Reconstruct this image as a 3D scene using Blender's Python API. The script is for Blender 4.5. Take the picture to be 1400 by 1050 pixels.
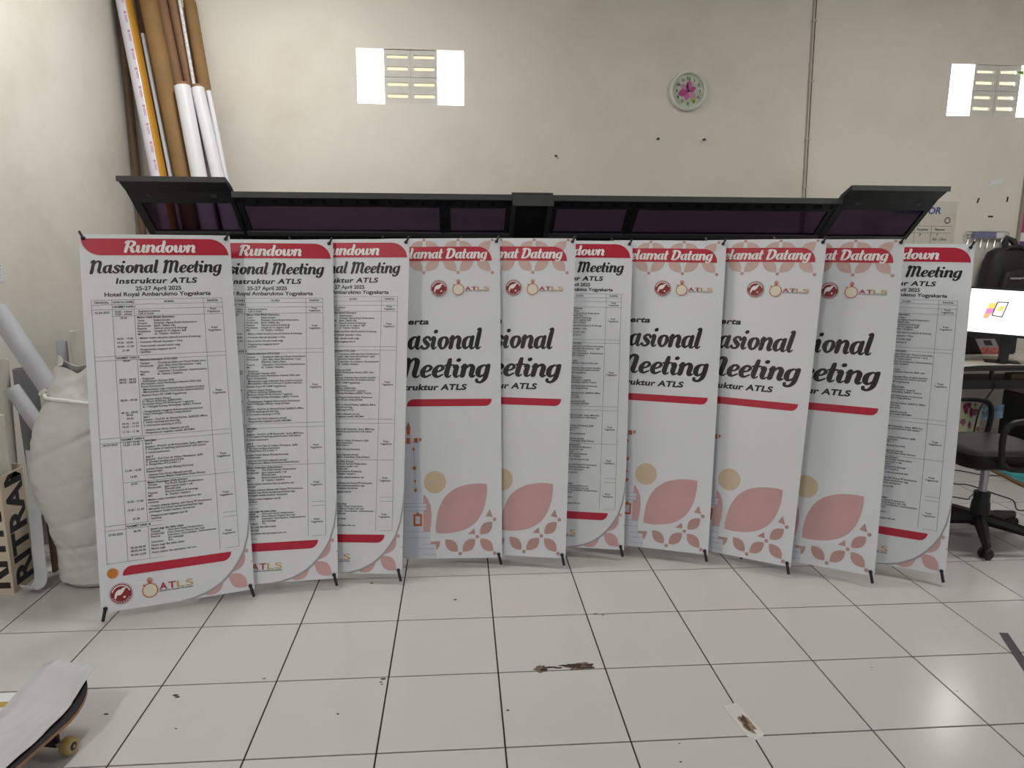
import bpy, bmesh, math, random
from mathutils import Vector, Matrix, noise
random.seed(7)
for o in list(bpy.data.objects): bpy.data.objects.remove(o)
SC = bpy.context.scene
COL = SC.collection
R = math.radians
V = Vector

# ------------------------------------------------------------------ camera
cam_d = bpy.data.cameras.new('camera'); cam = bpy.data.objects.new('camera', cam_d); COL.objects.link(cam)
cam_d.sensor_width = 36.0; cam_d.lens = 966.32 * 36 / 1400; cam_d.clip_start = .05
yaw, pitch, roll = R(4.3337), R(-10.7082), R(0.3195)
fw = V((math.sin(yaw)*math.cos(pitch), math.cos(yaw)*math.cos(pitch), math.sin(pitch)))
rt = V((math.cos(yaw), -math.sin(yaw), 0)); up = rt.cross(fw)
rt, up = rt*math.cos(roll)+up*math.sin(roll), up*math.cos(roll)-rt*math.sin(roll)
M = Matrix((rt, up, -fw)).transposed().to_4x4(); M.translation = V((-.1341, -3.1601, 1.5307))
cam.matrix_world = M
SC.camera = cam

# ------------------------------------------------------------------ sky and exposure
w = bpy.data.worlds.new('sky'); SC.world = w; w.use_nodes = True
bg = w.node_tree.nodes['Background']; bg.inputs[0].default_value = (.86, .93, 1, 1); bg.inputs[1].default_value = .85
SC.view_settings.view_transform = 'Standard'; SC.view_settings.look = 'None'
SC.view_settings.gamma = 1; SC.view_settings.use_curve_mapping = False
SC.view_settings.exposure = -0.1

sun_d = bpy.data.lights.new('sun', 'SUN'); sun_d.energy = 5; sun_d.angle = R(.6); sun_d.color = (1, .95, .86)
sun = bpy.data.objects.new('sun', sun_d); COL.objects.link(sun); sun.rotation_euler = (R(25), 0, R(8))   # high sun from behind the camera

WALL_Y = 2.6; WALL_X = -2.59; CEIL = 3.9

# ------------------------------------------------------------------ materials
MATS = {}
def mat(name, col, rough=.5, metal=0, var=.06, scale=8, bump=0, spec=.5, emit=0, coat=0, dirt=None):
    if name in MATS: return MATS[name]
    m = bpy.data.materials.new(name); m.use_nodes = True; nt = m.node_tree; b = nt.nodes['Principled BSDF']
    b.inputs['Roughness'].default_value = rough; b.inputs['Metallic'].default_value = metal
    b.inputs['Specular IOR Level'].default_value = spec; b.inputs['Coat Weight'].default_value = coat
    tc = nt.nodes.new('ShaderNodeTexCoord'); n = nt.nodes.new('ShaderNodeTexNoise')
    n.inputs['Scale'].default_value = scale; n.inputs['Detail'].default_value = 4
    nt.links.new(tc.outputs['Object'], n.inputs['Vector'])
    rp = nt.nodes.new('ShaderNodeValToRGB'); nt.links.new(n.outputs['Fac'], rp.inputs[0])
    rp.color_ramp.elements[0].position = .3; rp.color_ramp.elements[1].position = .7
    rp.color_ramp.elements[0].color = [c*(1-var) for c in col]+[1]
    rp.color_ramp.elements[1].color = [min(1, c*(1+var)) for c in col]+[1]
    out = rp.outputs[0]
    if dirt:
        n2 = nt.nodes.new('ShaderNodeTexNoise'); n2.inputs['Scale'].default_value = dirt[1]; n2.inputs['Detail'].default_value = 8; n2.inputs['Roughness'].default_value = .62
        nt.links.new(tc.outputs['Object'], n2.inputs['Vector'])
        r2 = nt.nodes.new('ShaderNodeValToRGB'); nt.links.new(n2.outputs['Fac'], r2.inputs[0])
        r2.color_ramp.elements[0].position = dirt[2]; r2.color_ramp.elements[1].position = dirt[3]
        mx = nt.nodes.new('ShaderNodeMix'); mx.data_type = 'RGBA'; mx.blend_type = 'MULTIPLY'
        r2.color_ramp.elements[0].color = (1, 1, 1, 1); r2.color_ramp.elements[1].color = list(dirt[0])+[1]
        mx.inputs[0].default_value = 1
        nt.links.new(out, mx.inputs[6]); nt.links.new(r2.outputs[0], mx.inputs[7]); out = mx.outputs[2]
    nt.links.new(out, b.inputs['Base Color'])
    if bump:
        bp = nt.nodes.new('ShaderNodeBump'); bp.inputs['Strength'].default_value = bump; bp.inputs['Distance'].default_value = .01
        nt.links.new(n.outputs['Fac'], bp.inputs['Height']); nt.links.new(bp.outputs[0], b.inputs['Normal'])
    if emit:
        b.inputs['Emission Color'].default_value = list(col)+[1]; b.inputs['Emission Strength'].default_value = emit
    MATS[name] = m; return m

m_wall = mat('cream_plaster', (.735, .695, .625), .85, var=.035, scale=1.7, dirt=((.90, .885, .86), .9, .52, .72))
m_walll = mat('smudged_cream_plaster', (.73, .70, .64), .85, var=.035, scale=1.7, dirt=((.86, .84, .81), 1.1, .50, .72))
m_ceil = mat('white_ceiling', (.75, .74, .71), .9)
m_tile = mat('glazed_cream_tile', (.57, .56, .545), .19, var=.02, scale=2.5, spec=.45)
m_grout = mat('dark_grout', (.03, .027, .024), .9)
m_vinyl = mat('white_vinyl', (.735, .752, .785), .42, var=.012, scale=3, spec=.4)
m_page = mat('white_print', (.73, .747, .78), .42, var=.012, scale=3, spec=.4)
m_ink = mat('black_ink', (.012, .011, .012), .45)
m_ink2 = mat('dark_grey_ink', (.03, .028, .03), .5)
m_line = mat('grey_rule_ink', (.10, .10, .10), .5)
m_red = mat('crimson_ink', (.48, .007, .034), .42, var=.12, scale=2.5)
m_bandt = mat('rose_red_ink', (.50, .020, .045), .42, var=.12, scale=4)
m_white = mat('white_ink', (.86, .85, .85), .45)
m_orange = mat('orange_ink', (.60, .20, .02), .45)
m_pink = mat('dusty_pink_ink', (.60, .355, .36), .45, var=.06, scale=5)
m_rose = mat('faded_rose_ink', (.50, .29, .265), .45)
m_tan = mat('tan_ink', (.64, .50, .34), .45)
m_beige = mat('pinkish_beige_ink', (.62, .43, .39), .45)
m_maroon = mat('maroon_ink', (.27, .012, .018), .45)
m_gold = mat('gold_ink', (.60, .33, .05), .45)
m_cream = mat('cream_ink', (.78, .72, .58), .45)
m_torange = mat('burnt_orange_ink', (.50, .12, .02), .45)
m_tgrey = mat('pale_blue_grey_ink', (.62, .64, .70), .45)
m_tline = mat('slate_ink', (.25, .26, .33), .45)
m_shade = mat('printed_shadow_ink', (.36, .35, .36), .45)
m_blk = mat('black_plastic', (.012, .012, .013), .42)
m_pole = mat('black_pole', (.015, .015, .016), .35)
m_prn = mat('charcoal_painted_metal', (.020, .020, .023), .55, var=.15)
m_prnl = mat('grey_painted_metal', (.055, .056, .058), .55, var=.1)
m_strip = mat('mid_grey_painted_metal', (.11, .11, .115), .5)
m_hole = mat('black_recess', (.003, .003, .003), .9)
m_brown = mat('brown_cardboard', (.26, .15, .055), .75, var=.1, scale=5)
m_brown2 = mat('reddish_cardboard', (.28, .155, .085), .75, var=.1, scale=5)
m_dkbrown = mat('dark_cardboard', (.16, .105, .07), .8, var=.12)
m_wroll = mat('white_paper_roll', (.74, .75, .79), .45, var=.02)
m_groll = mat('pale_grey_roll', (.50, .51, .55), .55, var=.05)
m_sack = mat('woven_white_sack', (.62, .61, .585), .62, var=.05, scale=14, bump=.25)
m_box = mat('kraft_box', (.62, .52, .40), .8, var=.05)
m_steel = mat('steel', (.35, .35, .36), .3, metal=1)
m_conc = mat('white_vent_block', (.66, .64, .60), .9, var=.04, scale=20)

def tinted():
    m = bpy.data.materials.new('tinted_acrylic'); m.use_nodes = True; nt = m.node_tree
    for n in list(nt.nodes):
        if n.type == 'BSDF_PRINCIPLED': nt.nodes.remove(n)
    o = [n for n in nt.nodes if n.type == 'OUTPUT_MATERIAL'][0]
    t = nt.nodes.new('ShaderNodeBsdfTransparent'); t.inputs[0].default_value = (.29, .23, .30, 1)
    g = nt.nodes.new('ShaderNodeBsdfGlossy'); g.inputs['Roughness'].default_value = .12; g.inputs[0].default_value = (.5, .45, .55, 1)
    d = nt.nodes.new('ShaderNodeBsdfDiffuse'); d.inputs[0].default_value = (.035, .018, .032, 1)
    m1 = nt.nodes.new('ShaderNodeMixShader'); m1.inputs[0].default_value = .12
    m2 = nt.nodes.new('ShaderNodeMixShader')
    nt.links.new(t.outputs[0], m1.inputs[1]); nt.links.new(d.outputs[0], m1.inputs[2])
    m2.inputs[0].default_value = .035; nt.links.new(m1.outputs[0], m2.inputs[1]); nt.links.new(g.outputs[0], m2.inputs[2])
    nt.links.new(m2.outputs[0], o.inputs[0]); return m
m_tint = tinted()

# ------------------------------------------------------------------ helpers
def wm(o):
    return (wm(o.parent) @ o.matrix_basis) if o.parent else o.matrix_basis.copy()

def tag(o, label=None, cat=None, group=None, kind=None):
    if label: o['label'] = label
    if cat: o['category'] = cat
    if group: o['group'] = group
    if kind: o['kind'] = kind
    return o

def thing(name, label, cat, loc=(0, 0, 0), mtx=None, group=None):
    o = bpy.data.objects.new(name, None); COL.objects.link(o); o.empty_display_size = .05
    o.matrix_basis = mtx if mtx else Matrix.Translation(V(loc))
    return tag(o, label, cat, group)

def link(name, me, parent=None, m=None):
    if m and not me.materials: me.materials.append(m)
    o = bpy.data.objects.new(name, me); COL.objects.link(o); o.parent = parent
    return o

class MB:
    def __init__(s): s.v = []; s.f = []
    def add(s, vs, fs):
        k = len(s.v); s.v += [V(p) for p in vs]; s.f += [tuple(i+k for i in f) for f in fs]; return s
    def box(s, x0, x1, y0, y1, z0, z1):
        return s.add([(x0,y0,z0),(x1,y0,z0),(x1,y1,z0),(x0,y1,z0),(x0,y0,z1),(x1,y0,z1),(x1,y1,z1),(x0,y1,z1)],
            [(0,3,2,1),(4,5,6,7),(0,1,5,4),(1,2,6,5),(2,3,7,6),(3,0,4,7)])
    def obox(s, c, a, b, d):   # centre and three half-vectors
        c, a, b, d = V(c), V(a), V(b), V(d)
        return s.add([c+a*i+b*j+d*k for k in (-1,1) for i,j in ((-1,-1),(1,-1),(1,1),(-1,1))],
            [(0,3,2,1),(4,5,6,7),(0,1,5,4),(1,2,6,5),(2,3,7,6),(3,0,4,7)])
    def beam(s, p, q, w, h, upv=(0,0,1)):
        p, q = V(p), V(q); d = (q-p); u = V(upv); sd = d.cross(u).normalized(); u2 = sd.cross(d).normalized()
        return s.obox((p+q)/2, d/2, sd*w/2, u2*h/2)
    def tube(s, pts, r, n=12, caps=True, closed=False):
        pts = [V(p) for p in pts]; N = len(pts)
        rs = r if isinstance(r, (list, tuple)) else [r]*N
        t0 = (pts[1]-pts[0]).normalized(); ref = V((0,0,1)) if abs(t0.z) < .9 else V((1,0,0))
        u = t0.cross(ref).normalized(); vs = []
        for i in range(N):
            a = pts[(i-1) % N] if (closed or i > 0) else pts[i]; b = pts[(i+1) % N] if (closed or i < N-1) else pts[i]
            t = (b-a).normalized(); u = (u-t*u.dot(t)).normalized(); w_ = t.cross(u)
            for k in range(n):
                an = 2*math.pi*k/n; vs.append(pts[i]+(u*math.cos(an)+w_*math.sin(an))*rs[i])
        fs = []
        for i in range(N if closed else N-1):
            j = (i+1) % N
            for k in range(n): fs.append((i*n+k, i*n+(k+1)%n, j*n+(k+1)%n, j*n+k))
        if caps and not closed: fs += [tuple(range(n-1,-1,-1)), tuple((N-1)*n+k for k in range(n))]
        return s.add(vs, fs)
    def pipe(s, p, q, r, ri, n=24):   # hollow tube with rims
        p, q = V(p), V(q); t = (q-p).normalized(); u = t.orthogonal().normalized(); w_ = t.cross(u); vs = []
        for c, rr in ((p, r), (q, r), (q, ri), (p, ri)):
            for k in range(n):
                a = 2*math.pi*k/n; vs.append(c+(u*math.cos(a)+w_*math.sin(a))*rr)
        return s.add(vs, [(i*n+k, i*n+(k+1)%n, ((i+1)%4)*n+(k+1)%n, ((i+1)%4)*n+k) for i in range(4) for k in range(n)])
    def lathe(s, prof, c=(0,0,0), n=24, ax=(0,0,1), caps=True):
        c = V(c); t = V(ax).normalized(); u = t.orthogonal().normalized(); w_ = t.cross(u); vs = []
        for r, h in prof:
            for k in range(n):
                a = 2*math.pi*k/n; vs.append(c+t*h+(u*math.cos(a)+w_*math.sin(a))*r)
        N = len(prof); fs = [(i*n+k, i*n+(k+1)%n, (i+1)*n+(k+1)%n, (i+1)*n+k) for i in range(N-1) for k in range(n)]
        if caps and prof[0][0] > 1e-5: fs.append(tuple(range(n-1,-1,-1)))
        if caps and prof[-1][0] > 1e-5: fs.append(tuple((N-1)*n+k for k in range(n)))
        return s.add(vs, fs)
    def prism(s, pts, d):   # planar polygon (3D) extruded by vector d
        pts = [V(p) for p in pts]; d = V(d); n = len(pts)
        return s.add(pts+[p+d for p in pts], [tuple(range(n-1,-1,-1)), tuple(range(n,2*n))]+[(i,(i+1)%n,n+(i+1)%n,n+i) for i in range(n)])
    def grid(s, fn, nu, nv, thick=0):
        vs = [V(fn(i/nu, j/nv)) for j in range(nv+1) for i in range(nu+1)]
        fs = [(j*(nu+1)+i, j*(nu+1)+i+1, (j+1)*(nu+1)+i+1, (j+1)*(nu+1)+i) for j in range(nv) for i in range(nu)]
        return s.add(vs, fs)
    def mesh(s, name, m=None, smooth=False, bevel=0, inv=None, solid=0, fixn=True):
        bm = bmesh.new()
        for p in s.v: bm.verts.new(inv @ p if inv else p)
        bm.verts.ensure_lookup_table()
        for f in s.f:
            try: bm.faces.new([bm.verts[i] for i in f])
            except ValueError: pass
        bmesh.ops.remove_doubles(bm, verts=bm.verts, dist=1e-6)
        if fixn: bmesh.ops.recalc_face_normals(bm, faces=bm.faces)
        if solid: bmesh.ops.solidify(bm, geom=list(bm.faces), thickness=solid)
        if bevel:
            ed = [e for e in bm.edges if e.is_manifold and e.calc_face_angle(0) > .5]
            bmesh.ops.bevel(bm, geom=ed, offset=bevel, segments=2, affect='EDGES', clamp_overlap=True)
        for f in bm.faces: f.smooth = smooth
        if smooth:
            for e in bm.edges:
                if e.is_manifold and e.calc_face_angle(0) > .7: e.smooth = False
        me = bpy.data.meshes.new(name); bm.to_mesh(me); bm.free()
        if m: me.materials.append(m)
        return me
    def build(s, name, m, parent=None, local=False, **k):
        inv = None if (local or not parent) else wm(parent).inverted()
        return link(name, s.mesh(name, m, inv=inv, **k), parent)

def solo(name, mb, m, label, cat, group=None, **k):   # a thing that is one mesh, origin moved to its base
    c = V((sum(p.x for p in mb.v)/len(mb.v), sum(p.y for p in mb.v)/len(mb.v), min(p.z for p in mb.v)))
    o = link(name, mb.mesh(name, m, inv=Matrix.Translation(-c), **k)); o.location = c
    return tag(o, label, cat, group)

def struct(name, mb, m, parent=None, **k):
    o = mb.build(name, m, parent, **k)
    if not parent: o['kind'] = 'structure'
    return o

# text to flat triangles
def txt(s, size=1, bold=0, shear=0, spacing=1):
    cu = bpy.data.curves.new('t', 'FONT'); cu.body = s; cu.size = size; cu.offset = bold*size; cu.shear = shear
    cu.space_character = spacing; cu.resolution_u = 2 if size < .03 else 4; cu.fill_mode = 'FRONT'
    o = bpy.data.objects.new('t', cu); me = bpy.data.meshes.new_from_object(o)
    vs = [(p.co.x, p.co.y) for p in me.vertices]; fs = [tuple(p.vertices) for p in me.polygons]
    bpy.data.objects.remove(o); bpy.data.meshes.remove(me); bpy.data.curves.remove(cu)
    return vs, fs

# brush script letters: strokes of (x, y, width)
XH = .62
B_, T_ = .215, .085
def _bowl(x=0): return [(.44+x,.50,.10),(.31+x,.60,T_),(.13+x,.46,B_*.95),(.11+x,.20,B_),(.22+x,.04,.13),(.36+x,.14,T_),(.45+x,.34,T_)]
def _arch(x, h=XH, d=.36, xb=0): return [(x+.02,h*.55,T_),(x+.16,h*.9,T_+.03),(x+.28,h*.96,.16),(x+d,h*.74,B_),(x+d-.01,h*.35,B_)]
def _foot(x, h): return [(x,h,B_),(x-.005,.20,B_),(x+.04,.05,.15),(x+.12,.03,T_),(x+.18,.10,T_-.02)]
GL = {
 'n': ([[(.0,.50,T_),(.07,.6,.12),(.11,.56,B_),(.10,.08,B_)], _arch(.1)+[(.46,.10,B_*.9),(.51,.03,.13),(.60,.08,T_)]], .61),
 'u': ([[(.0,.52,T_),(.07,.58,.14),(.11,.5,B_),(.105,.2,B_),(.18,.04,.15),(.3,.08,T_),(.42,.26,T_)], [(.46,.58,B_)]+_foot(.455,.4)], .63),
 'a': ([_bowl(), [(.47,.58,B_*.9)]+_foot(.455,.4)], .63),
 'd': ([_bowl(), [(.40,.96,.10),(.49,.96,B_*.8),(.475,.7,B_)]+_foot(.455,.4)], .63),
 'o': ([[(.28,.59,T_),(.13,.48,B_),(.10,.26,B_),(.22,.04,.12),(.37,.10,.14),(.45,.32,B_*.95),(.40,.52,.15),(.28,.59,T_)]], .56),
 'w': ([[(.0,.52,T_),(.08,.58,.16),(.11,.4,B_),(.14,.12,B_*.9),(.24,.05,.12),(.36,.2,T_),(.41,.5,.1)], [(.42,.58,B_*.8),(.42,.35,B_),(.45,.12,B_*.9),(.56,.05,.12),(.70,.2,.12),(.74,.42,.15),(.68,.58,.14),(.60,.50,T_)]], .82),
 'R': ([[(.0,.80,T_),(.06,.92,.12),(.19,.92,B_),(.15,.5,B_),(.12,.08,B_)], [(.15,.93,.12),(.38,.96,.13),(.58,.86,B_*.95),(.58,.66,B_*.9),(.42,.50,.13),(.24,.48,T_)], [(.36,.50,.12),(.47,.34,B_),(.52,.14,B_),(.62,.03,.13),(.73,.12,T_)]], .76),
 'N': ([[(.0,.80,T_),(.05,.93,.12),(.16,.92,B_*.95),(.14,.5,B_),(.11,.05,B_),(.05,.02,.12)], [(.16,.52,T_),(.28,.82,.11),(.42,.93,.15),(.56,.82,B_),(.57,.55,B_),(.55,.22,B_),(.60,.06,.15),(.69,.03,T_),(.76,.11,T_-.02)]], .78),
 'M': ([[(.0,.80,T_),(.05,.93,.12),(.16,.92,B_*.95),(.14,.5,B_),(.11,.05,B_),(.05,.02,.12)], [(.16,.52,T_),(.26,.82,.11),(.37,.93,.14),(.49,.84,B_*.95),(.49,.5,B_*.95),(.47,.05,B_*.95)], [(.50,.52,T_),(.60,.82,.11),(.71,.93,.14),(.84,.82,B_),(.85,.55,B_),(.83,.22,B_),(.88,.06,.15),(.97,.03,T_),(1.04,.11,T_-.02)]], 1.05),
 's': ([[(.42,.46,.13),(.36,.57,.12),(.22,.58,.13),(.13,.47,.17),(.24,.33,B_*.95),(.37,.20,.19),(.32,.06,.13),(.16,.03,.11),(.06,.13,.14)]], .48),
 'i': ([[(.0,.50,T_),(.07,.58,.14),(.12,.5,B_)]+_foot(.115,.35), [(.15,.86,.20),(.155,.861,.20)]], .33),
 'l': ([[(.04,.96,.10),(.14,.97,B_*.8),(.13,.7,B_)]+_foot(.115,.4)], .33),
 'e': ([[(.14,.27,T_),(.32,.33,.10),(.42,.46,.15),(.34,.58,.11),(.20,.55,.14),(.11,.36,B_),(.13,.15,B_*.95),(.26,.03,.12),(.45,.14,T_)]], .49),
 't': ([[(.15,.88,B_*.8),(.14,.6,B_)]+_foot(.125,.4), [(.0,.59,.09),(.33,.61,.09)]], .36),
 'g': ([_bowl(), [(.47,.58,B_*.9),(.46,.2,B_),(.43,-.08,B_*.9),(.30,-.24,.13),(.14,-.22,.12),(.11,-.12,.14)]], .62),
 'm': ([[(.0,.50,T_),(.07,.6,.12),(.11,.56,B_),(.10,.08,B_)], _arch(.1)+[(.44,.08,B_)], _arch(.46)+[(.82,.10,B_*.9),(.87,.03,.13),(.95,.08,T_)]], .96),
 'S': ([[(.60,.76,.16),(.55,.92,.13),(.36,.96,.12),(.18,.84,.19),(.22,.64,B_),(.46,.46,B_*1.1),(.54,.26,B_),(.42,.06,.14),(.20,.03,.12),(.05,.18,.17)]], .68),
 'D': ([[(.0,.82,T_),(.06,.93,.12),(.20,.92,B_),(.16,.5,B_),(.12,.06,B_)], [(.12,.93,.11),(.36,.95,.12),(.60,.82,B_),(.66,.5,B_*1.05),(.55,.18,B_*.95),(.32,.04,.12),(.06,.05,.11)]], .80),
}
def spline(p, n=5):
    out = []; P = [p[0]]+p+[p[-1]]
    for i in range(1, len(P)-2):
        for k in range(n):
            t = k/n
            out.append(tuple(.5*(2*P[i][c]+(P[i+1][c]-P[i-1][c])*t+(2*P[i-1][c]-5*P[i][c]+4*P[i+1][c]-P[i+2][c])*t*t+(3*P[i][c]-P[i-1][c]-3*P[i+1][c]+P[i+2][c])*t**3) for c in range(3)))
    return out+[tuple(p[-1])]
def script(s, shear=.17):
    vs, fs, x = [], [], 0
    for ch in s:
        if ch == ' ': x += .30; continue
        st, adv = GL[ch]
        for q in st:
            q = spline(q); k0 = len(vs); n = len(q)
            for i, (a, b, w_) in enumerate(q):
                c, d = q[max(0, i-1)], q[min(n-1, i+1)]; tx, ty = d[0]-c[0], d[1]-c[1]; L = math.hypot(tx, ty) or 1
                nx, ny = -ty/L, tx/L; h = max(w_, .03)/2
                vs += [(x+a+nx*h, b+ny*h), (x+a-nx*h, b-ny*h)]
            fs += [(k0+2*i, k0+2*i+1, k0+2*i+3, k0+2*i+2) for i in range(n-1)]
            for e in (q[0], q[-1]):
                k = len(vs); h = max(e[2], .03)/2
                vs += [(x+e[0]+h*math.cos(j*math.pi/5), e[1]+h*math.sin(j*math.pi/5)) for j in range(10)]; fs.append(tuple(range(k, k+10)))
        x += adv
    return [(a+b*shear, b) for a, b in vs], fs

def fit(vf, x0, base, x1=None, cap=None, h=None, align='l'):
    """place 2D letters: left x, baseline y (mm, y down); stretch to x1 and to cap height"""
    vs, fs = vf
    a = min(p[0] for p in vs); b = max(p[0] for p in vs)
    sx = (x1-x0)/(b-a) if x1 is not None else (h or 1)
    sy = cap if cap else (h or sx)
    if x1 is None and align != 'l': x0 = x0-(b-a)*sx*(.5 if align == 'c' else 1)
    return [((p[0]-a)*sx+x0, base-p[1]*sy) for p in vs], fs

# ------------------------------------------------------------------ room shell
fl = MB().box(WALL_X-.2, 6.4, -7, WALL_Y+.15, -.12, -.004); floor = struct('floor', fl, m_grout)
T = .4; g = .0029
tm = MB().box(g, T-g, g, T-g, -.008, 0).mesh('floor_tile', m_tile, bevel=.0006)
rest = MB()
for i in range(-7, 16):
    for j in range(-17, 7):
        x, y = i*T, j*T
        if x+T < WALL_X or y > WALL_Y: continue
        x1 = max(x, WALL_X)
        if -6 <= i <= 8 and -5 <= j <= 5:
            o = link('floor_tile', tm, floor); o.location = (x, y, 0)
        else:
            rest.box(x1+g, x+T-g, y+g, min(y+T, WALL_Y)-g, -.008, 0)
r_ = rest.build('floor_tiles', m_tile, floor); r_['kind'] = 'stuff'

# back wall with two window holes
WIN = [(-.985, 2.622, .80, .395), (3.822, 2.625, .80, .395)]
WIN = [(-.888+0, 2.625, .808, .394), (3.824, 2.625, .808, .394)]
def holes_wall(mb, x0, x1, z0, z1, y0, y1, hs):
    xs = sorted({x0, x1, *[h[0] for h in hs], *[h[0]+h[2] for h in hs]}); zs = sorted({z0, z1, *[h[1] for h in hs], *[h[1]+h[3] for h in hs]})
    for a, b in zip(xs, xs[1:]):
        for c, d in zip(zs, zs[1:]):
            if any(h[0]-1e-6 <= a and b <= h[0]+h[2]+1e-6 and h[1]-1e-6 <= c and d <= h[1]+h[3]+1e-6 for h in hs): continue
            mb.box(a, b, y0, y1, c, d)
    return mb
struct('wall_back', holes_wall(MB(), WALL_X-.2, 6.4, 0, CEIL, WALL_Y, WALL_Y+.13, WIN), m_wall)
struct('wall_left', MB().box(WALL_X-.2, WALL_X, -7, WALL_Y, 0, CEIL), m_walll)
struct('wall_right', MB().box(6.2, 6.4, -7, WALL_Y, 0, CEIL), m_wall)
struct('wall_front', MB().box(WALL_X-.2, 6.4, -7.2, -7, 2.7, CEIL).box(WALL_X-.2, -1.6, -7.2, -7, 0, 2.7).box(5.2, 6.4, -7.2, -7, 0, 2.7), m_wall)
struct('ceiling', MB().box(WALL_X-.2, 6.4, -7, WALL_Y+.13, CEIL, CEIL+.1), m_ceil)
m_ext = mat('cream_outside_wall', (.85, .76, .56), .9)
struct('wall_outside', MB().box(-3.5, 7, 4.4, 4.5, 0, 6), m_ext)

m_glass1 = mat('daylit_glass_block', (1, .99, .96), .2, var=0, emit=4.0)
m_glass2 = mat('daylit_glass_block_bright', (1, .99, .97), .2, var=0, emit=5.0)
m_glass3 = mat('daylit_glass_block_skyward', (1, .99, .97), .2, var=0, emit=21.0)
for wi, (wx, wz, ww, wh) in enumerate(WIN):
    win = bpy.data.objects.new('window_%d' % (wi+1), None); COL.objects.link(win); win.location = (wx, WALL_Y, wz); win['kind'] = 'structure'
    tag(win, ('vent window of glass blocks and slotted blocks high on wall above long black printer',
              'vent window of glass blocks and slotted blocks high at the right near the corner of the photo')[wi])
    cw, chh = ww/4, wh/2
    gm = (m_glass1, m_glass2)[wi]
    for c in (0, 3):
        for r in (0, 1):
            x, z = wx+c*cw, wz+r*chh
            MB().box(x+.002, x+cw-.002, WALL_Y+.012, WALL_Y+.09, z+.003, z+chh-.003).build('glass_block', m_glass3 if (wi, c) == (1, 3) else gm, win, bevel=.004)
        MB().box(wx+c*cw, wx+c*cw+cw, WALL_Y+.008, WALL_Y+.06, wz+chh-.003, wz+chh+.003).build('mortar_joint', m_conc, win)
    for c in (1, 2):
        for r in (0, 1):
            x, z = wx+c*cw, wz+r*chh; mb = MB(); e = .0015
            s0, s1 = x+.022, x+cw-.022
            zz = [z+e, z+.048, z+.076, z+.134, z+.160, z+chh-e]
            y0, y1 = WALL_Y+.010, WALL_Y+.045
            mb.box(x+e, s0, y0, y1, zz[0], zz[-1]); mb.box(s1, x+cw-e, y0, y1, zz[0], zz[-1])
            for k in (0, 2, 4): mb.box(s0, s1, y0, y1, zz[k], zz[k+1])
            mb.build('vent_block', m_conc, win)
    if wi == 1:
        # a leaf poking in at the upper right vent slot
        mb = MB().prism([(wx+.555, WALL_Y+.004, wz+.345), (wx+.612, WALL_Y-.004, wz+.357), (wx+.617, WALL_Y-.002, wz+.318)], (0, .002, 0))
        mb.build('leaf', mat('green_leaf', (.22, .38, .05), .5), win)

# conduit pipe with clips
cp = thing('conduit_pipe', 'thin cream conduit pipe running up the back wall right of the clock', 'pipe', (2.66, WALL_Y-.012, 0))
pts = [(2.69, WALL_Y-.012, .02), (2.68, WALL_Y-.012, 1.9), (2.655, WALL_Y-.012, 2.8), (2.632, WALL_Y-.012, CEIL-.01)]
m_cond = mat('painted_conduit', (.50, .47, .42), .6)
MB().tube(pts, .009, 10).build('pipe', m_cond, cp, smooth=True)
MB().tube([(p[0]+.017, WALL_Y-.004, p[2]) for p in pts], .0035, 6).build('cable', mat('dark_cable', (.07, .06, .05), .6), cp, smooth=True)
for z in (.6, 1.2, 2.05, 2.42, 2.86, 3.3):
    x = 2.68-(z-1.9)*.0265
    MB().box(x-.013, x+.024, WALL_Y-.026, WALL_Y-.0005, z-.006, z+.006).build('clip', m_cond, cp)

# ------------------------------------------------------------------ ceiling lamps
def batten(x, y, L, power, along, label, col=(1, .98, .94)):
    t = thing('ceiling_lamp', label, 'lamp', (x, y, CEIL-.09))
    dx, dy = (L/2, .045) if along == 'x' else (.045, L/2)
    MB().box(x-dx, x+dx, y-dy, y+dy, CEIL-.06, CEIL-.001).build('housing', mat('lamp_white', (.8, .8, .8), .5), t)
    a = (x-dx+.02, y, CEIL-.08) if along == 'x' else (x, y-dy+.02, CEIL-.08)
    b = (x+dx-.02, y, CEIL-.08) if along == 'x' else (x, y+dy-.02, CEIL-.08)
    MB().tube([a, b], .014, 12).build('lamp_tube', mat('lit_tube', (1, .95, .87), .4, var=0, emit=6), t, smooth=True)
    ld = bpy.data.lights.new('lamp_light', 'AREA'); ld.shape = 'RECTANGLE'; ld.energy = power; ld.color = col
    ld.size, ld.size_y = (L, .10) if along == 'x' else (.10, L)
    lo = bpy.data.objects.new('lamp_light', ld); COL.objects.link(lo); lo.parent = t; lo.location = (0, 0, -.02)
batten(-1.3, .9, .9, 56, 'y', 'white ceiling tube lamp above the leaning cardboard tubes')
batten(-2.1, -3.3, 1.0, 44, 'y', 'white ceiling tube lamp by the left wall near the front')
batten(3.5, -.1, 1.2, 54, 'x', 'white ceiling tube lamp above the computer desk')

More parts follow.
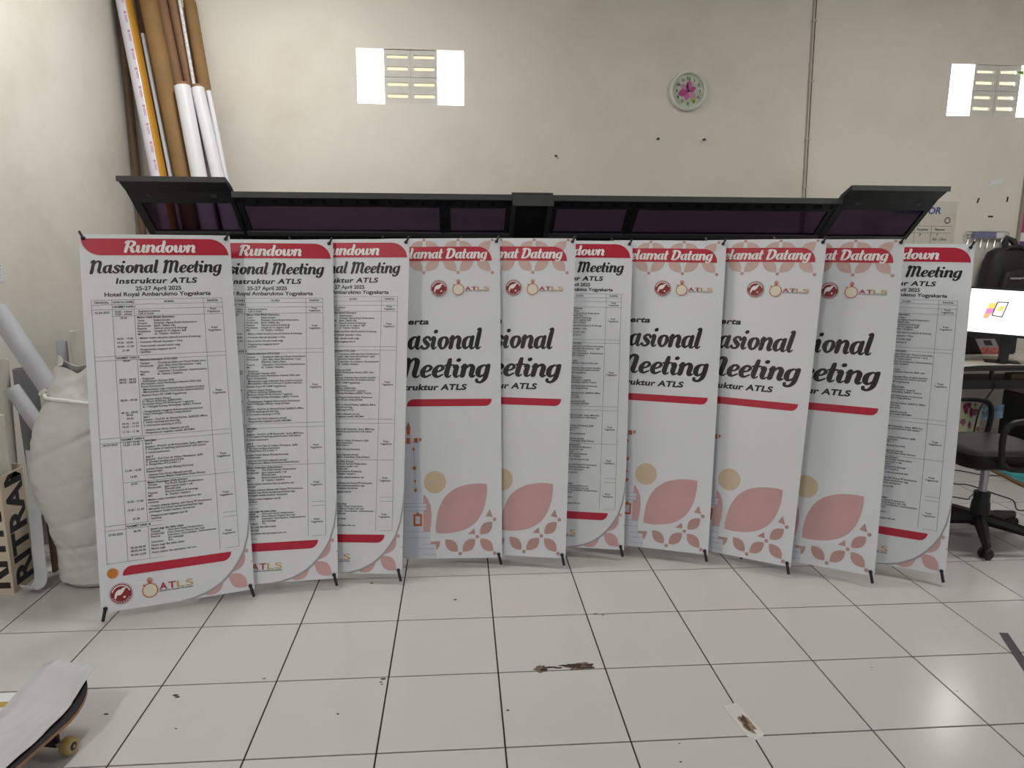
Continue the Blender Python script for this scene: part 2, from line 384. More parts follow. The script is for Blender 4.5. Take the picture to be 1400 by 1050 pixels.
# ------------------------------------------------------------------ banners
BW, BH = .6, 1.6
def S(x): return -.004*(1-(x/.3)**2)
def L3(p, layer): x = p[0]/1000-.3; return V((x, S(x)-.0006*layer, BH-p[1]/1000))
def print_mesh(name, items, m, layer, cuts=True):
    """items: list of 2D polygons (mm) or (verts, faces)"""
    bm = bmesh.new()
    for it in items:
        if isinstance(it, tuple): vs, fs = it
        else: vs, fs = it, [tuple(range(len(it)))]
        bv = [bm.verts.new((p[0]/1000-.3, 0, BH-p[1]/1000)) for p in vs]
        for f in fs:
            try: bm.faces.new([bv[i] for i in f])
            except ValueError: pass
    if cuts:
        bmesh.ops.triangulate(bm, faces=[f for f in bm.faces if len(f.verts) > 4])
        for x in (-.25, -.2, -.15, -.1, -.05, 0, .05, .1, .15, .2, .25):
            bmesh.ops.bisect_plane(bm, geom=bm.verts[:]+bm.edges[:]+bm.faces[:], plane_co=(x, 0, 0), plane_no=(1, 0, 0))
    for v in bm.verts: v.co.y = S(v.co.x)-.0006*layer
    bmesh.ops.recalc_face_normals(bm, faces=bm.faces)
    for f in bm.faces:
        if f.normal.y > 0: f.normal_flip()
    me = bpy.data.meshes.new(name); bm.to_mesh(me); bm.free(); me.materials.append(m); return me

def circ(cx, cy, rx, ry=None, n=28): ry = ry or rx; return [(cx+rx*math.cos(2*math.pi*k/n), cy+ry*math.sin(2*math.pi*k/n)) for k in range(n)]
def ring(cx, cy, r0, r1, n=32, a0=0, a1=360):
    vs, fs = [], []
    for k in range(n+1):
        a = R(a0+(a1-a0)*k/n); vs += [(cx+r0*math.cos(a), cy+r0*math.sin(a)), (cx+r1*math.cos(a), cy+r1*math.sin(a))]
    return vs, [(2*k, 2*k+1, 2*k+3, 2*k+2) for k in range(n)]
def leaf2(a, b, bulge=.32, n=12):
    ax, ay = a; bx, by = b; dx, dy = bx-ax, by-ay; L = math.hypot(dx, dy); nx, ny = -dy/L, dx/L; out = []
    for sgn, rng in ((1, range(n)), (-1, range(n, 0, -1))):
        for k in rng:
            t = k/n; h = bulge*L*math.sin(math.pi*t)**.85*sgn; out.append((ax+dx*t+nx*h, ay+dy*t+ny*h))
    return out
def rquad(x0, y0, x1, y1, rtl=0, rtr=0, rbr=0, rbl=0, n=7):
    out = []
    for cx, cy, r, a in ((x0+rtl, y0+rtl, rtl, 180), (x1-rtr, y0+rtr, rtr, 270), (x1-rbr, y1-rbr, rbr, 0), (x0+rbl, y1-rbl, rbl, 90)):
        if r == 0: out.append((cx, cy)); continue
        out += [(cx+r*math.cos(R(a+90*k/n)), cy+r*math.sin(R(a+90*k/n))) for k in range(n+1)]
    return out
def rule(x0, y0, x1, y1, w_=1.15):
    return [(x0-w_/2, y0-w_/2), (x1+w_/2, y0-w_/2), (x1+w_/2, y1+w_/2), (x0-w_/2, y1+w_/2)]
def clip_x(poly, xm=599): return [(min(p[0], xm), p[1]) for p in poly]

def sheet_mesh():
    mb = MB(); nx = 12
    vs, fs = [], []
    for k in range(nx+1):
        x = -.3+.6*k/nx; y = S(x); vs += [(x, y, 0), (x, y, BH), (x, y+.0012, 0), (x, y+.0012, BH)]
    for k in range(nx):
        a = 4*k; b = a+4
        fs += [(a, b, b+1, a+1), (a+2, a+3, b+3, b+2), (a, a+2, b+2, b), (a+1, b+1, b+3, a+3)]
    fs += [(0, 1, 3, 2), (4*nx, 4*nx+2, 4*nx+3, 4*nx+1)]
    return mb.add(vs, fs).mesh('banner_sheet', m_vinyl, smooth=True)

def logos(ex, ey, er, sx, sy, sr, ax0, ax1, abase, acap):
    """emblem disc, stopwatch and lettering; returns list of (name, mesh)"""
    out = []
    out.append(('emblem', print_mesh('emblem', [circ(ex, ey, er)], m_maroon, 5)))
    k = er/43
    rh = [(-24,4),(-20,-8),(-10,-17),(0,-18),(8,-24),(22,-24),(14,-17),(10,-8),(2,2),(-6,6),(-14,4),(-18,14),(-22,22),(-25,14)]
    em = [[(ex+p[0]*k, ey+p[1]*k) for p in rh], circ(ex+12*k, ey+15*k, 5*k, 4*k, 10), ring(ex, ey, er*.93, er*.96, 32)]
    for i, c in enumerate('KONTRAUMA'):
        a = R(150-120*i/8); f = fit(txt(c, 1, .03), 0, 0, h=er*.17)
        cw = max(p[0] for p in f[0])/2; ca = a-math.pi/2; rr = er*.86
        px, py = ex+rr*math.cos(a), ey+rr*math.sin(a)
        em.append(([(px+(p[0]-cw)*math.cos(ca)-p[1]*math.sin(ca), py+(p[0]-cw)*math.sin(ca)+p[1]*math.cos(ca)) for p in f[0]], f[1]))
    em.append(ring(ex, ey, er*.74, er*.83, 20, 195, 345))
    out.append(('emblem_figure', print_mesh('emblem_figure', em, m_white, 6, False)))
    out.append(('stopwatch_face', print_mesh('stopwatch_face', [circ(sx, sy, sr)], m_cream, 5)))
    st = [ring(sx, sy, sr*.92, sr*1.04), ring(sx, sy-sr*1.5, sr*.26, sr*.36, 20), circ(sx, sy-sr*1.5, sr*.14, n=10),
          [(sx-sr*.12, sy-sr*1.42), (sx+sr*.12, sy-sr*1.42), (sx+sr*.16, sy-sr), (sx-sr*.16, sy-sr)],
          [(sx-sr*.95, sy-sr*.86), (sx-sr*.8, sy-sr*1.0), (sx-sr*.6, sy-sr*.72), (sx-sr*.72, sy-sr*.62)]]
    out.append(('stopwatch_rim', print_mesh('stopwatch_rim', st, mat('orange_red_ink', (.55, .10, .03), .45), 6, False)))
    w4 = (ax1-ax0-12*acap/28)/4; p = w4+4*acap/28
    out.append(('red_letters', print_mesh('red_letters', [fit(txt('A', 1, .02), ax0, abase, ax0+w4, acap/.73), fit(txt('T', 1, .02), ax0+p, abase, ax0+p+w4, acap/.73)], mat('logo_red_ink', (.42, .02, .04), .45), 5, False)))
    out.append(('gold_letters', print_mesh('gold_letters', [fit(txt('L', 1, .0), ax0+2*p, abase, ax0+2*p+w4, acap/.73), fit(txt('S', 1, .0), ax0+3*p, abase, ax0+3*p+w4, acap/.73)], m_gold, 5, False)))
    out.append(('logo_strapline', print_mesh('logo_strapline', [fit(txt('ADVANCED TRAUMA LIFE SUPPORT', 1, .03), ax0-1, abase+acap*.32, ax1, acap*.26)], m_ink2, 5, False)))
    return out

# ---- print of the schedule banner
ROWS = [(366,1,'Malam Halal Bihalal (Syawalan)'),(380,0,'Tema','Kebersamaan'),(392,0,'Tempat','Pendopo Agung Royal Ambarukmo'),(404,0,'Dresscode','Batik / Bebas rapi'),
 (416,0,'Peserta','Seluruh peserta & keluarga'),(428,0,'Pembicara','Ustadz dr. H. Sagiran, SpB'),(440,0,'MC','dr. Tsabita / Azzahra'),
 (457,0,'- Makan malam bersama seluruh peserta & keluarga'),(474,0,'- Ceramah Hikmah Syawalan + Doa'),(491,0,'- Acara santai, akustik musik religi'),(507,0,'- Pengumuman kegiatan hari II'),(518,0,'- Istirahat'),
 (339,0,'- Registrasi peserta'),(350,0,'- Cek in hotel'),
 (552,1,'Nasmet Instruktur ATLS 2025'),(567,0,'Tempat',': Kasultanan Ballroom Royal Ambarukmo'),(579,0,'Dresscode',': (jas)  Baju hitam (Kontrauma + pin)'),(591,0,'','(Dawah), Celana hitam'),
 (604,0,'Peserta',': Instruktur, Koordinator, Assistentemen'),(616,0,'MC','  dr. Tsabita / Azzahra'),
 (634,0,'- Registrasi'),(645,0,'- Pembukaan Nasmet 2025'),(656,0,'  (Pernyataan resmi Pembukaan Nasmet 2025 oleh'),(668,0,'   Ketua Kontrauma)'),(681,0,'- Menyanyikan Lagu Indonesia Raya (hadirin berdiri)'),
 (692,0,'- Menyanyikan Hymne Kontrauma (hadirin berdiri)'),(706,0,'  (Paduan Suara FK UGM Yogyakarta)'),(723,0,'- Laporan Ketua Panitia'),(733,0,'  dr. Haryo Aribowo, SpB(K)V(K)'),(744,0,'  Sambutan Ketua PP Kontrauma + paparan'),
 (756,0,'  dr. I Nengah Kuning Atmadjaya, SpB(K) Trauma'),(776,0,'- Pengangkatan Anggota Kehormatan Kontrauma'),(787,0,'  Tamu Undangan menuju ruang istirahat'),(800,1,'Sesi 1'),(812,0,'Speaker : Prof Dr dr Ahmad Farhat, SpB(K)O, MKes'),
 (823,0,'  1. Adult teaching and learning'),(836,0,'  2. Interactive teaching in ATLS'),(856,0,'- Absensi Sub Divisi (dijawab yel-yel)'),(868,0,'- Pengumuman kegiatan setelah ISHOMA'),
 (902,1,'ISHOMA'),(914,1,'Sesi 2'),(928,0,'   Speaker : Prof Dr dr M Khairuddin, SpAn, MPH Kes'),(939,0,'   3. Principles of teaching psychomotor skill station'),(953,0,'4. Initial assessment'),(971,1,'Sesi 3'),
 (982,0,'Speaker : Kol Ckm dr Aditya Wicaksana, SpBS'),(993,0,'5. Simulasi student assessment'),(1004,0,'6. Pengenalan ATLS edisi 11'),(1023,0,'Lomba Poster Ilmiah (Ruang Kencana)'),(1034,0,'Evaluasi/ujian'),
 (1049,0,'- Absensi Sub Divisi (dijawab yel-yel)'),(1060,0,'- Pengumuman Malam Keakraban (Gala Dinner)'),(1081,1,'Malam Keakraban (Gala Dinner)'),(1092,0,'Tempat','The Royal Garden Ambarukmo'),(1104,0,'Dresscode','(jas) nuansa putih + sal'),
 (1115,0,'','(Dawah) jaas'),(1127,0,'Peserta','Seluruh peserta & keluarga'),(1139,0,'MC','dr. Tsabita / Azzahra'),(1155,0,'Makan malam bersama seluruh peserta dan'),(1166,0,'keluarga'),
 (1182,0,'- Ucapan selamat datang oleh Ketua PP Kontrauma'),(1194,0,'  Mewakili Sub Divisi mempersembahkan lagu'),(1206,0,'  pembagian hadiah medsos, doorprize'),(1223,0,'- Pengumuman kegiatan hari III'),(1235,0,'- Istirahat'),
 (1279,1,'Senam pagi dan Jalan sehat'),(1290,0,'Tempat','Alun-alun Royal Ambarukmo'),(1301,0,'Dresscode','Kaos Nasmet (hitam) dan topi'),(1312,0,'Peserta','Instruktur, Koordinator, Assistentemen'),(1323,0,'','dan keluarga'),(1334,0,'Instruktur','Vivi'),
 (1348,0,'Senam pagi dan Jalan sehat'),(1362,0,'Makan pagi'),(1378,0,'Acara selesai dan persiapan cek out')]
TIMES = [(339,'10.00 - selesai'),(350,'13.00 - selesai'),(367,'18.30'),(457,'18.30 - 19.20'),(474,'19.20 - 20.00'),(491,'20.00 - 21.30'),(508,'21.30'),(553,'08.00'),(634,'08.00 - 08.20'),(646,'08.20 - 08.50'),(723,'08.50 - 09.20'),
 (776,'09.20 - 09.45'),(787,'09.45'),(802,'09.45'),(823,'09.45 - 10.25'),(836,'10.25 - 11.10'),(858,'11.10 - 11.30'),(903,'11.30 - 12.45'),(914,'12.45 - 15.30'),(1023,'15.30 - 16.00'),(1050,'16.00'),(1081,'18.30'),(1155,'18.30 - 19.30'),(1190,'19.30 - 21.30'),(1228,'21.30'),
 (1280,'06.30'),(1348,'06.30-08.00'),(1362,'08.00-09.30'),(1378,'09.30-12.00')]
def schedule_prints():
    P = []
    add = lambda n, items, m, l, c=True: P.append((n, print_mesh(n, items, m, l, c)))
    add('header_band', [rquad(7, 18, 590, 92, 0, 78, 0, 74, 10)], m_red, 1)
    add('banner_heading', [fit(script('Rundown'), 168, 80, 454, 52)], m_white, 2, False)
    add('banner_title', [fit(script('Nasional Meeting'), 32, 170, 558, 56)], m_ink, 1, False)
    add('subtitle_text', [fit(txt('Instruktur ATLS', 1, .036, .16, 1.1), 129, 216, 452, 33)], m_ink, 1, False)
    add('date_text', [fit(txt('25-27 April 2025', 1, .026), 204, 247, 385, 25)], m_ink, 1, False)
    add('venue_text', [fit(txt('Hotel Royal Ambarukmo Yogyakarta', 1, .026), 84, 272, 504, 25)], m_ink, 1, False)
    ln = []
    for y in (287, 308, 329, 531, 549, 880, 900, 1247, 1266, 1402): ln.append(rule(33, y, 549, y))
    ln += [rule(110, 359, 549, 359), rule(110, 1073, 549, 1073)]
    ln += [rule(33, 287, 33, 1402), rule(549, 287, 549, 1402), rule(110, 287, 110, 1402), rule(471, 287, 471, 1402)]
    for a, b in ((287, 308), (329, 531), (549, 880), (900, 1247), (1266, 1402)): ln.append(rule(194, a, 194, b))
    add('schedule_grid', ln, m_line, 5, False)
    tx = []; A = 12.0; hd = []
    for x, s in ((71, 'TANGGAL'), (152, 'WAKTU (WIB)'), (332, 'ACARA'), (510, 'PANITIA')): hd.append(fit(txt(s, 1, .02), x, 302, h=A, align='c'))
    for y, s in ((322, 'NASMET HARI I'), (544, 'NASMET HARI II'), (894, 'NASMET HARI II'), (1261, 'NASMET HARI III')): hd.append(fit(txt(s, 1, .018), 114, y, h=12.5))
    for r in ROWS:
        y, bold = r[0]+4, r[1]
        if bold: hd.append(fit(txt(r[2], 1, .02), 203, y, h=A))
        elif len(r) == 3:
            f = fit(txt(r[2], 1, .012), 202, y, h=A)
            if max(p[0] for p in f[0]) > 466: f = fit(txt(r[2], 1, .012), 202, y, 466, A)
            tx.append(f)
        else:
            if r[2]: tx.append(fit(txt(r[2], 1, .012), 203, y, h=A))
            f = fit(txt(r[3], 1, .012), 268, y, h=A)
            if max(p[0] for p in f[0]) > 466: f = fit(txt(r[3], 1, .012), 268, y, 466, A)
            tx.append(f)
    for y, s in TIMES: tx.append(fit(txt(s, 1, .012), 152, y+4, h=A, align='c'))
    for y, s in ((342, '25-04-2025'), (908, '26-04-2025'), (1284, '27-04-2025')): tx.append(fit(txt(s, 1, .012), 71, y+4, h=A, align='c'))
    for y in (335, 420, 702, 985, 1157, 1326):
        tx.append(fit(txt('Pusat', 1, .012), 510, y+4, h=A, align='c')); tx.append(fit(txt('Yogyakarta', 1, .012), 510, y+16, h=A, align='c'))
    add('schedule_text', tx, m_ink2, 5, False); add('schedule_headings', hd, m_ink, 5, False)
    # lower right corner: leaves under a printed page curl
    add('corner_leaves', [leaf2((498, 1520), (572, 1583), .30), leaf2((566, 1420), (500, 1512), .30), leaf2((475, 1535), (400, 1592), .30), circ(577, 1427, 9, n=16), clip_x(leaf2((592, 1480), (640, 1440), .3))[:2]+[(598, 1470)]], m_pink, 1)
    cv = [(599, 1225), (594, 1290), (583, 1360), (563, 1424), (540, 1464), (514, 1499), (488, 1526), (462, 1548), (430, 1566), (399, 1580), (350, 1593), (300, 1599.5)]
    add('page_shadow', [[(min(x+6*((i > 0)), 599), min(y+7, 1599.5)) for i, (x, y) in enumerate(cv)]+[(300, 1400), (560, 1225)]], m_shade, 2)
    add('page_corner', [cv+[(250, 1599.5), (250, 1225)]], m_page, 3)
    add('footer_band', [rquad(88, 1421, 514, 1458, 36, 0, 36, 0)], m_red, 4)
    add('orange_dot', [circ(51, 1443, 21)], m_orange, 4)
    P.extend(logos(78, 1531, 43, 187, 1535, 29, 223, 355, 1538, 28))
    return P
def welcome_prints():
    P = []
    add = lambda n, items, m, l, c=True: P.append((n, print_mesh(n, items, m, l, c)))
    pe, dt = [], []
    for cx in (-42, 130, 302, 474):
        for sx in (-1, 1):
            for sy in (-1, 1):
                q = leaf2((cx+sx*8, 92+sy*8), (cx+sx*78, 92+sy*78), .27)
                if min(p[0] for p in q) > 1: pe.append(q)
    for x in (43, 215, 388, 561):
        for y in (9, 178): dt.append(circ(x, y, 8.5, 7 if y < 20 else 8.5, 14))
    add('batik_petals', pe, m_beige, 1); add('batik_dots', dt, m_rose, 1, False)
    add('header_band', [rquad(42, 44, 558, 117, 0, 70, 0, 70, 10)], m_bandt, 2)
    add('banner_heading', [fit(script('Selamat Datang'), 72, 105, 536, 52)], m_white, 3, False)
    P.extend(logos(291, 259, 42, 389, 265, 28, 423, 545, 269, 19))
    add('banner_title', [fit(script('Nasional'), 48, 568, 507, 103)], m_ink, 1, False)
    add('banner_title', [fit(script('Meeting'), 62, 711, 549, 101)], m_ink, 1, False)
    add('subtitle_text', [fit(txt('Peserta', 1, .038, .16, 1.05), 48, 442, 240, 40)], m_ink, 1, False)
    add('subtitle_text', [fit(txt('Instruktur ATLS', 1, .042, .16, 1.06), 50, 773, 430, 40)], m_ink, 1, False)
    add('rule_band', [rquad(132, 819, 553, 855, 32, 0, 32, 0)], m_red, 1)
    add('pale_sun', [circ(271, 1230, 55)], m_tan, 1)
    add('large_leaves', [leaf2((527, 1241), (276, 1477), .285, 18), [(218, 1289), (236, 1312), (250, 1345), (255, 1390), (252, 1440), (246, 1471), (214, 1471), (214, 1300)],
                         [(55, 1289), (40, 1312), (28, 1345), (22, 1390), (25, 1440), (30, 1471), (62, 1471), (62, 1300)]], m_pink, 1)
    add('small_leaves', [leaf2((322, 1510), (383, 1568), .29), leaf2((407, 1568), (468, 1508), .29), leaf2((493, 1486), (552, 1426), .29), leaf2((493, 1508), (556, 1568), .29),
                         [(434, 1483), (464, 1457), (469, 1485)], [(541, 1364), (521, 1398), (555, 1404)], [(250, 1519), (297, 1518), (293, 1540), (284, 1557), (250, 1558)]], m_rose, 2)
    add('small_dots', [circ(395, 1578, 9, n=14), circ(479, 1497, 9, n=14), circ(564, 1414, 9, n=14), circ(564, 1578, 9, n=14)], m_rose, 2, False)
    c = 139   # tower centre line
    tw = [[(c-58, 1010), (c+58, 1010), (c+64, 1030), (c-64, 1030)], [(c-48, 1030), (c+48, 1030), (c+72, 1330), (c-72, 1330)], [(c-92, 1332), (c+92, 1332), (c+88, 1368), (c-88, 1368)],
          [(c-72, 1368), (c+72, 1368), (c+76, 1470), (c-76, 1470)], [(c-110, 1470), (c+110, 1470), (c+112, 1530), (c-112, 1530)], [(c-136, 1530), (c+136, 1530), (c+140, 1598), (c-138, 1598)]]
    add('tower_print', tw, m_tgrey, 2)
    tl = []
    for y, h_ in ((1031, 56), (1333, 92), (1350, 90), (1368, 88), (1470, 110), (1500, 110), (1530, 136), (1552, 128), (1580, 140)): tl.append(rule(c-h_, y, c+h_, y, 1.6))
    for s in (-1, 1): tl.append([(c+s*25, 1062), (c+s*27, 1062), (c+s*37, 1262), (c+s*35, 1262)])
    add('tower_lines', tl, m_tline, 3, False)
    to = [[(c+17, 936), (c+27, 965), (c+25, 998), (c+9, 998), (c+7, 965)], rule(c+1, 1003, c+33, 1003, 2)]
    to = [[(c, 930), (c+10, 962), (c+8, 996), (c-8, 996), (c-10, 962)], rule(c-18, 1002, c+18, 1002, 2), rule(c-8, 1012, c+8, 1040, 2)]
    for s in (-1, 1):
        to += [rule(c+s*38-9, 1014, c+s*38+9, 1034, 2), rule(c+s*60-4, 1014, c+s*60+4, 1026, 2), circ(c+s*31, 1160, 10, n=12), circ(c+s*34, 1225, 6, n=10),
               [(c+s*26-9, 1072), (c+s*26, 1056), (c+s*26+9, 1072)], [(c+s*37-10, 1262), (c+s*37, 1282), (c+s*37+10, 1262)],
               rule(c+s*48-20, 1388, c+s*48-13, 1440, 2), rule(c+s*48+13, 1388, c+s*48+20, 1440, 2), rule(c+s*48-18, 1386, c+s*48+18, 1394, 2), rule(c+s*48-18, 1434, c+s*48+18, 1442, 2), rule(c+s*48-4, 1378, c+s*48+4, 1388, 2)]
    add('tower_ornaments', to, m_torange, 4, False)
    return P

SHEET = sheet_mesh(); PRINT = {'s': schedule_prints(), 'w': welcome_prints()}
# hooks and poles in the banner's own frame (x right, z up the sheet, y behind)
E_ = .017
def hook_mesh(sx, sz):
    cx, cz = sx*(.3-E_), (E_ if sz < 0 else BH-E_); y = S(cx)-.006
    out = V((sx*.012, 0, -.050)) if sz < 0 else V((sx*.014, 0, .030))
    mb = MB().tube([(cx-sx*.004, y-.001, cz-out.z*.12), (cx, y, cz), V((cx, y+.004, cz))+out*.5, V((cx, y+.006, cz))+out], [.003, .0045, .005, .0052] if sz > 0 else [.004, .006, .0066, .0068], 10)
    mb.add(*(lambda c: (c.v, c.f))(MB().tube([V((cx+.007*math.cos(a), y+.002, cz+.007*math.sin(a))) for a in [k*math.pi/4 for k in range(8)]], .0022, 6, closed=True)))
    return mb.mesh('corner_hook', m_blk, smooth=True)
def pole_mesh(sx, sz):
    cx, cz = sx*(.3-E_), (E_ if sz < 0 else BH-E_)
    return MB().tube([(cx, S(cx)+.008, cz), (sx*.14, .030, .72+(cz-.72)*.5), (sx*.012, .045, .72+(.03 if sz > 0 else -.03))], .004, 8).mesh('pole', m_pole, smooth=True)
HOOK = {(a, b): hook_mesh(a, b) for a in (-1, 1) for b in (-1, 1)}
POLE = {(a, b): pole_mesh(a, b) for a in (-1, 1) for b in (-1, 1)}
HUB = MB().lathe([(.022, -.012), (.026, 0), (.022, .012)], (0, .047, .72), 16, (0, 1, 0)).mesh('hub', m_blk, smooth=True)
# BR corner x, y, yaw, lean, roll (deg), z, print, label
BAN = [(-1.051,-.160,17.1,14.8,.2,.043,'s','schedule banner fully in view at the left end of the row, beside the white sack'),
 (-.697,-.090,5.5,17.7,-.1,.049,'s','second schedule banner from the left, its left edge behind the first'),
 (-.408,-.061,-6.9,16.4,.6,.047,'s','third schedule banner from the left, directly before the first welcome banner with a tower'),
 (.068,.082,-3.5,15.6,.6,.050,'w','leftmost white welcome banner, showing most of its printed tower and pale sun'),
 (.376,.051,-12.0,15.5,.1,.050,'w','second welcome banner from left, just left of the schedule banner in mid row'),
 (.685,.131,-12.0,16.8,-.1,.050,'s','narrow visible schedule banner in mid row with welcome banners on both sides'),
 (1.090,.049,-19.6,16.5,-.3,.050,'w','third welcome banner from left, just right of the mid-row schedule banner'),
 (1.435,-.115,-34.7,15.2,.5,.050,'w','fourth welcome banner from left, turned inward with a wide pink leaf'),
 (1.783,-.230,-30.9,15.3,.2,.050,'w','rightmost welcome banner, next to the last schedule banner'),
 (2.120,-.244,-30.8,18.0,-.3,.050,'s','schedule banner at the right end of the row, beside the office chair')]
for bx, by, yw, ln, ro, bz, kind, lab in BAN:
    yw, ln, ro = R(yw), R(ln), R(ro)
    a = V((math.cos(yw), math.sin(yw), 0)); n_ = V((-math.sin(yw), math.cos(yw), 0)); u_ = V((0, 0, 1))*math.cos(ln)+n_*math.sin(ln)
    a2 = a*math.cos(ro)+u_*math.sin(ro); u2 = u_*math.cos(ro)-a*math.sin(ro); nn = u2.cross(a2)
    m4 = Matrix((a2, nn, u2)).transposed().to_4x4(); m4.translation = V((bx, by, bz))-a2*.3
    b = thing('x_banner', lab, 'banner', mtx=m4, group='x-frame banners lined up in a row')
    sh = link('banner_sheet', SHEET, b)
    for nme, me in PRINT[kind]:
        q = link(nme, me, sh)
        if nme in ('schedule_text', 'schedule_headings', 'schedule_grid', 'tower_ornaments', 'tower_lines', 'emblem_figure', 'small_dots', 'batik_dots', 'logo_strapline'): q['kind'] = 'stuff'
    for k in HOOK: link('corner_hook', HOOK[k], b); link('pole', POLE[k], b)
    link('hub', HUB, b)
    # rear leg from hub down to the floor behind
    top = m4 @ V((0, .055, .72)); foot = V((top.x, top.y, .006))+n_*.18-a*.16
    MB().tube([top, foot], .0045, 8).build('rear_leg', m_pole, b, smooth=True)

# ------------------------------------------------------------------ wide-format printer with raised tinted covers
PR = thing('wide_format_printer', 'long black wide-format printer with raised tinted covers standing behind the banners', 'printer', (.4, 1.2, 0))
X0, X1 = -2.06, 2.90      # outer ends of the covers
XL, XR = -1.46, 2.27      # inner ends of the end covers
A_, B2, D_ = V((0, 1.14, 1.915)), V((0, 1.245, 1.858)), V((0, 1.60, 1.555))
def PX(x, p): return V((x, p.y, p.z))
dn = (D_-B2).normalized(); nrm = V((0, dn.z, -dn.y))   # nrm points up/back
if nrm.z < 0: nrm = -nrm
def slope(t): return B2+(D_-B2)*t
def slab(mb, xa, xb, t0, t1, off, th):
    p, q = slope(t0)+nrm*off, slope(t1)+nrm*off; d = nrm*th
    return mb.prism([PX(xa, p), PX(xa, q), PX(xa, q+d), PX(xa, p+d)], (xb-xa, 0, 0))
def slant(mb, xa, xb, t0, xc, xd, t1, off, th):
    p, q = slope(t0)+nrm*off, slope(t1)+nrm*off
    return mb.prism([PX(xa, p), PX(xb, p), PX(xd, q), PX(xc, q)], nrm*th)
for ea, eb, side in ((X0, XL, -1), (XR, X1, 1)):
    cv = None
    mb = MB()
    slab(mb, ea, eb, 0, .20, 0, .02); slab(mb, ea, eb, .74, 1.06, 0, .02)
    slab(mb, ea, ea+.05, .2, .74, 0, .02); slab(mb, eb-.03, eb, .2, .74, 0, .02)
    # front lip, bending flatter
    d = V((0, .012, .016))
    mb.prism([PX(ea, A_), PX(ea, B2), PX(ea, B2+d), PX(ea, A_+d)], (eb-ea, 0, 0))
    # side returns standing up behind the cover
    for x in (ea, eb-.006): mb.prism([PX(x, A_), PX(x, B2), PX(x, D_), PX(x, D_+V((0, .03, .03))), PX(x, B2+V((0, .02, .028))), PX(x, A_+V((0, .012, .018)))], (.006, 0, 0))
    cv = mb.build('end_cover_frame', m_prn, PR, bevel=.002)
    MB().box(ea, eb, A_.y-.006, A_.y+.006, A_.z-.012, A_.z+.018).build('front_flange', m_prnl, cv)
    slab(MB(), ea+.045, eb-.025, .19, .75, .006, .005).build('tinted_panel', m_tint, cv)
    for x in (ea+.12, eb-.11):
        MB().lathe([(.017, -.004), (.017, .003), (.008, .005)], PX(x, slope(.07)), 14, -nrm).build('knob', m_prnl, cv, smooth=True)
    slab(MB(), ea+.04, eb-.02, .735, .775, -.004, .006).build('lower_strip', m_strip, cv)
    for x in (ea+.10, (ea+eb)/2, eb-.05):
        MB().lathe([(.008, -.004), (.008, .003)], PX(x, slope(.86)), 10, -nrm).build('screw', m_prnl, cv)
# middle covers
segs = [(XL, -.215), (-.215, .197), (.448, .965), (.965, XR)]
mb = MB().box(XL, XR, B2.y-.012, B2.y+.006, B2.z-.030, B2.z+.004); mb.build('top_rail', m_prnl, PR)
for sa, sb in segs:
    mb = MB(); slab(mb, sa, sb, .05, .25, .004, .02); slab(mb, sa, sb, .73, 1.06, .004, .02)
    slab(mb, sa, sa+.035, .25, .73, .004, .02); slab(mb, sb-.035, sb, .25, .73, .004, .02)
    fr = mb.build('middle_cover_frame', m_prn, PR, bevel=.0015)
    slab(MB(), sa+.03, sb-.03, .24, .74, .012, .004).build('tinted_panel', m_tint, fr)
    slab(MB(), sa, sb, .725, .80, -.004, .008).build('lower_strip', m_strip, fr)
    nb = max(2, round((sb-sa)/.10))
    for i in range(nb+1):
        x = sa+.03+(sb-sa-.06)*i/nb
        hh = MB(); w_ = .026 if i % 4 == 0 else .009
        slab(hh, x-w_, x+w_, .135, .19, -.002, .008); hh.build('cover_clip' if i % 4 == 0 else 'bolt', m_hole, fr)
        h2 = MB(); slab(h2, x-.009, x+.009, .845, .885, -.002, .008); h2.build('bolt', m_hole, fr)
    if sa > .4 or sb < .4:
        for t in (.32, .45, .58, .71):
            for x in ((sb-.016,) if sb in (-.215, .965) else ()):
                h3 = MB(); slab(h3, x-.008, x+.008, t-.02, t+.02, -.002, .008); h3.build('bolt', m_hole, fr)
# carriage window box in the middle
mb = MB(); slab(mb, .195, .45, .05, 1.05, .03, .02); cb = mb.build('centre_box', m_prn, PR, bevel=.002)
for xa, xb in ((.195, .222), (.423, .45)): slab(MB(), xa, xb, .12, 1.0, -.01, .04).build('box_side', m_prnl, cb)
MB().box(.197, .448, B2.y-.022, B2.y+.01, B2.z-.062, B2.z+.002).build('box_lip', m_prnl, cb)
# beam, body, legs
MB().box(-1.95, 2.78, 1.50, 1.74, 1.40, 1.545).build('rear_beam', m_prn, PR, bevel=.01)
MB().box(-1.72, 2.30, .92, 1.50, 1.00, 1.40).build('body', m_prn, PR, bevel=.015)
MB().box(-1.60, 2.18, .84, .92, .93, 1.12).build('front_rail', m_prnl, PR, bevel=.01)
for x in (-1.5, 2.08):
    MB().box(x-.09, x+.09, .98, 1.62, .07, 1.0).build('leg', m_prn, PR, bevel=.01)
    MB().box(x-.12, x+.12, .90, 1.70, .0, .07).build('foot', m_prnl, PR, bevel=.01)

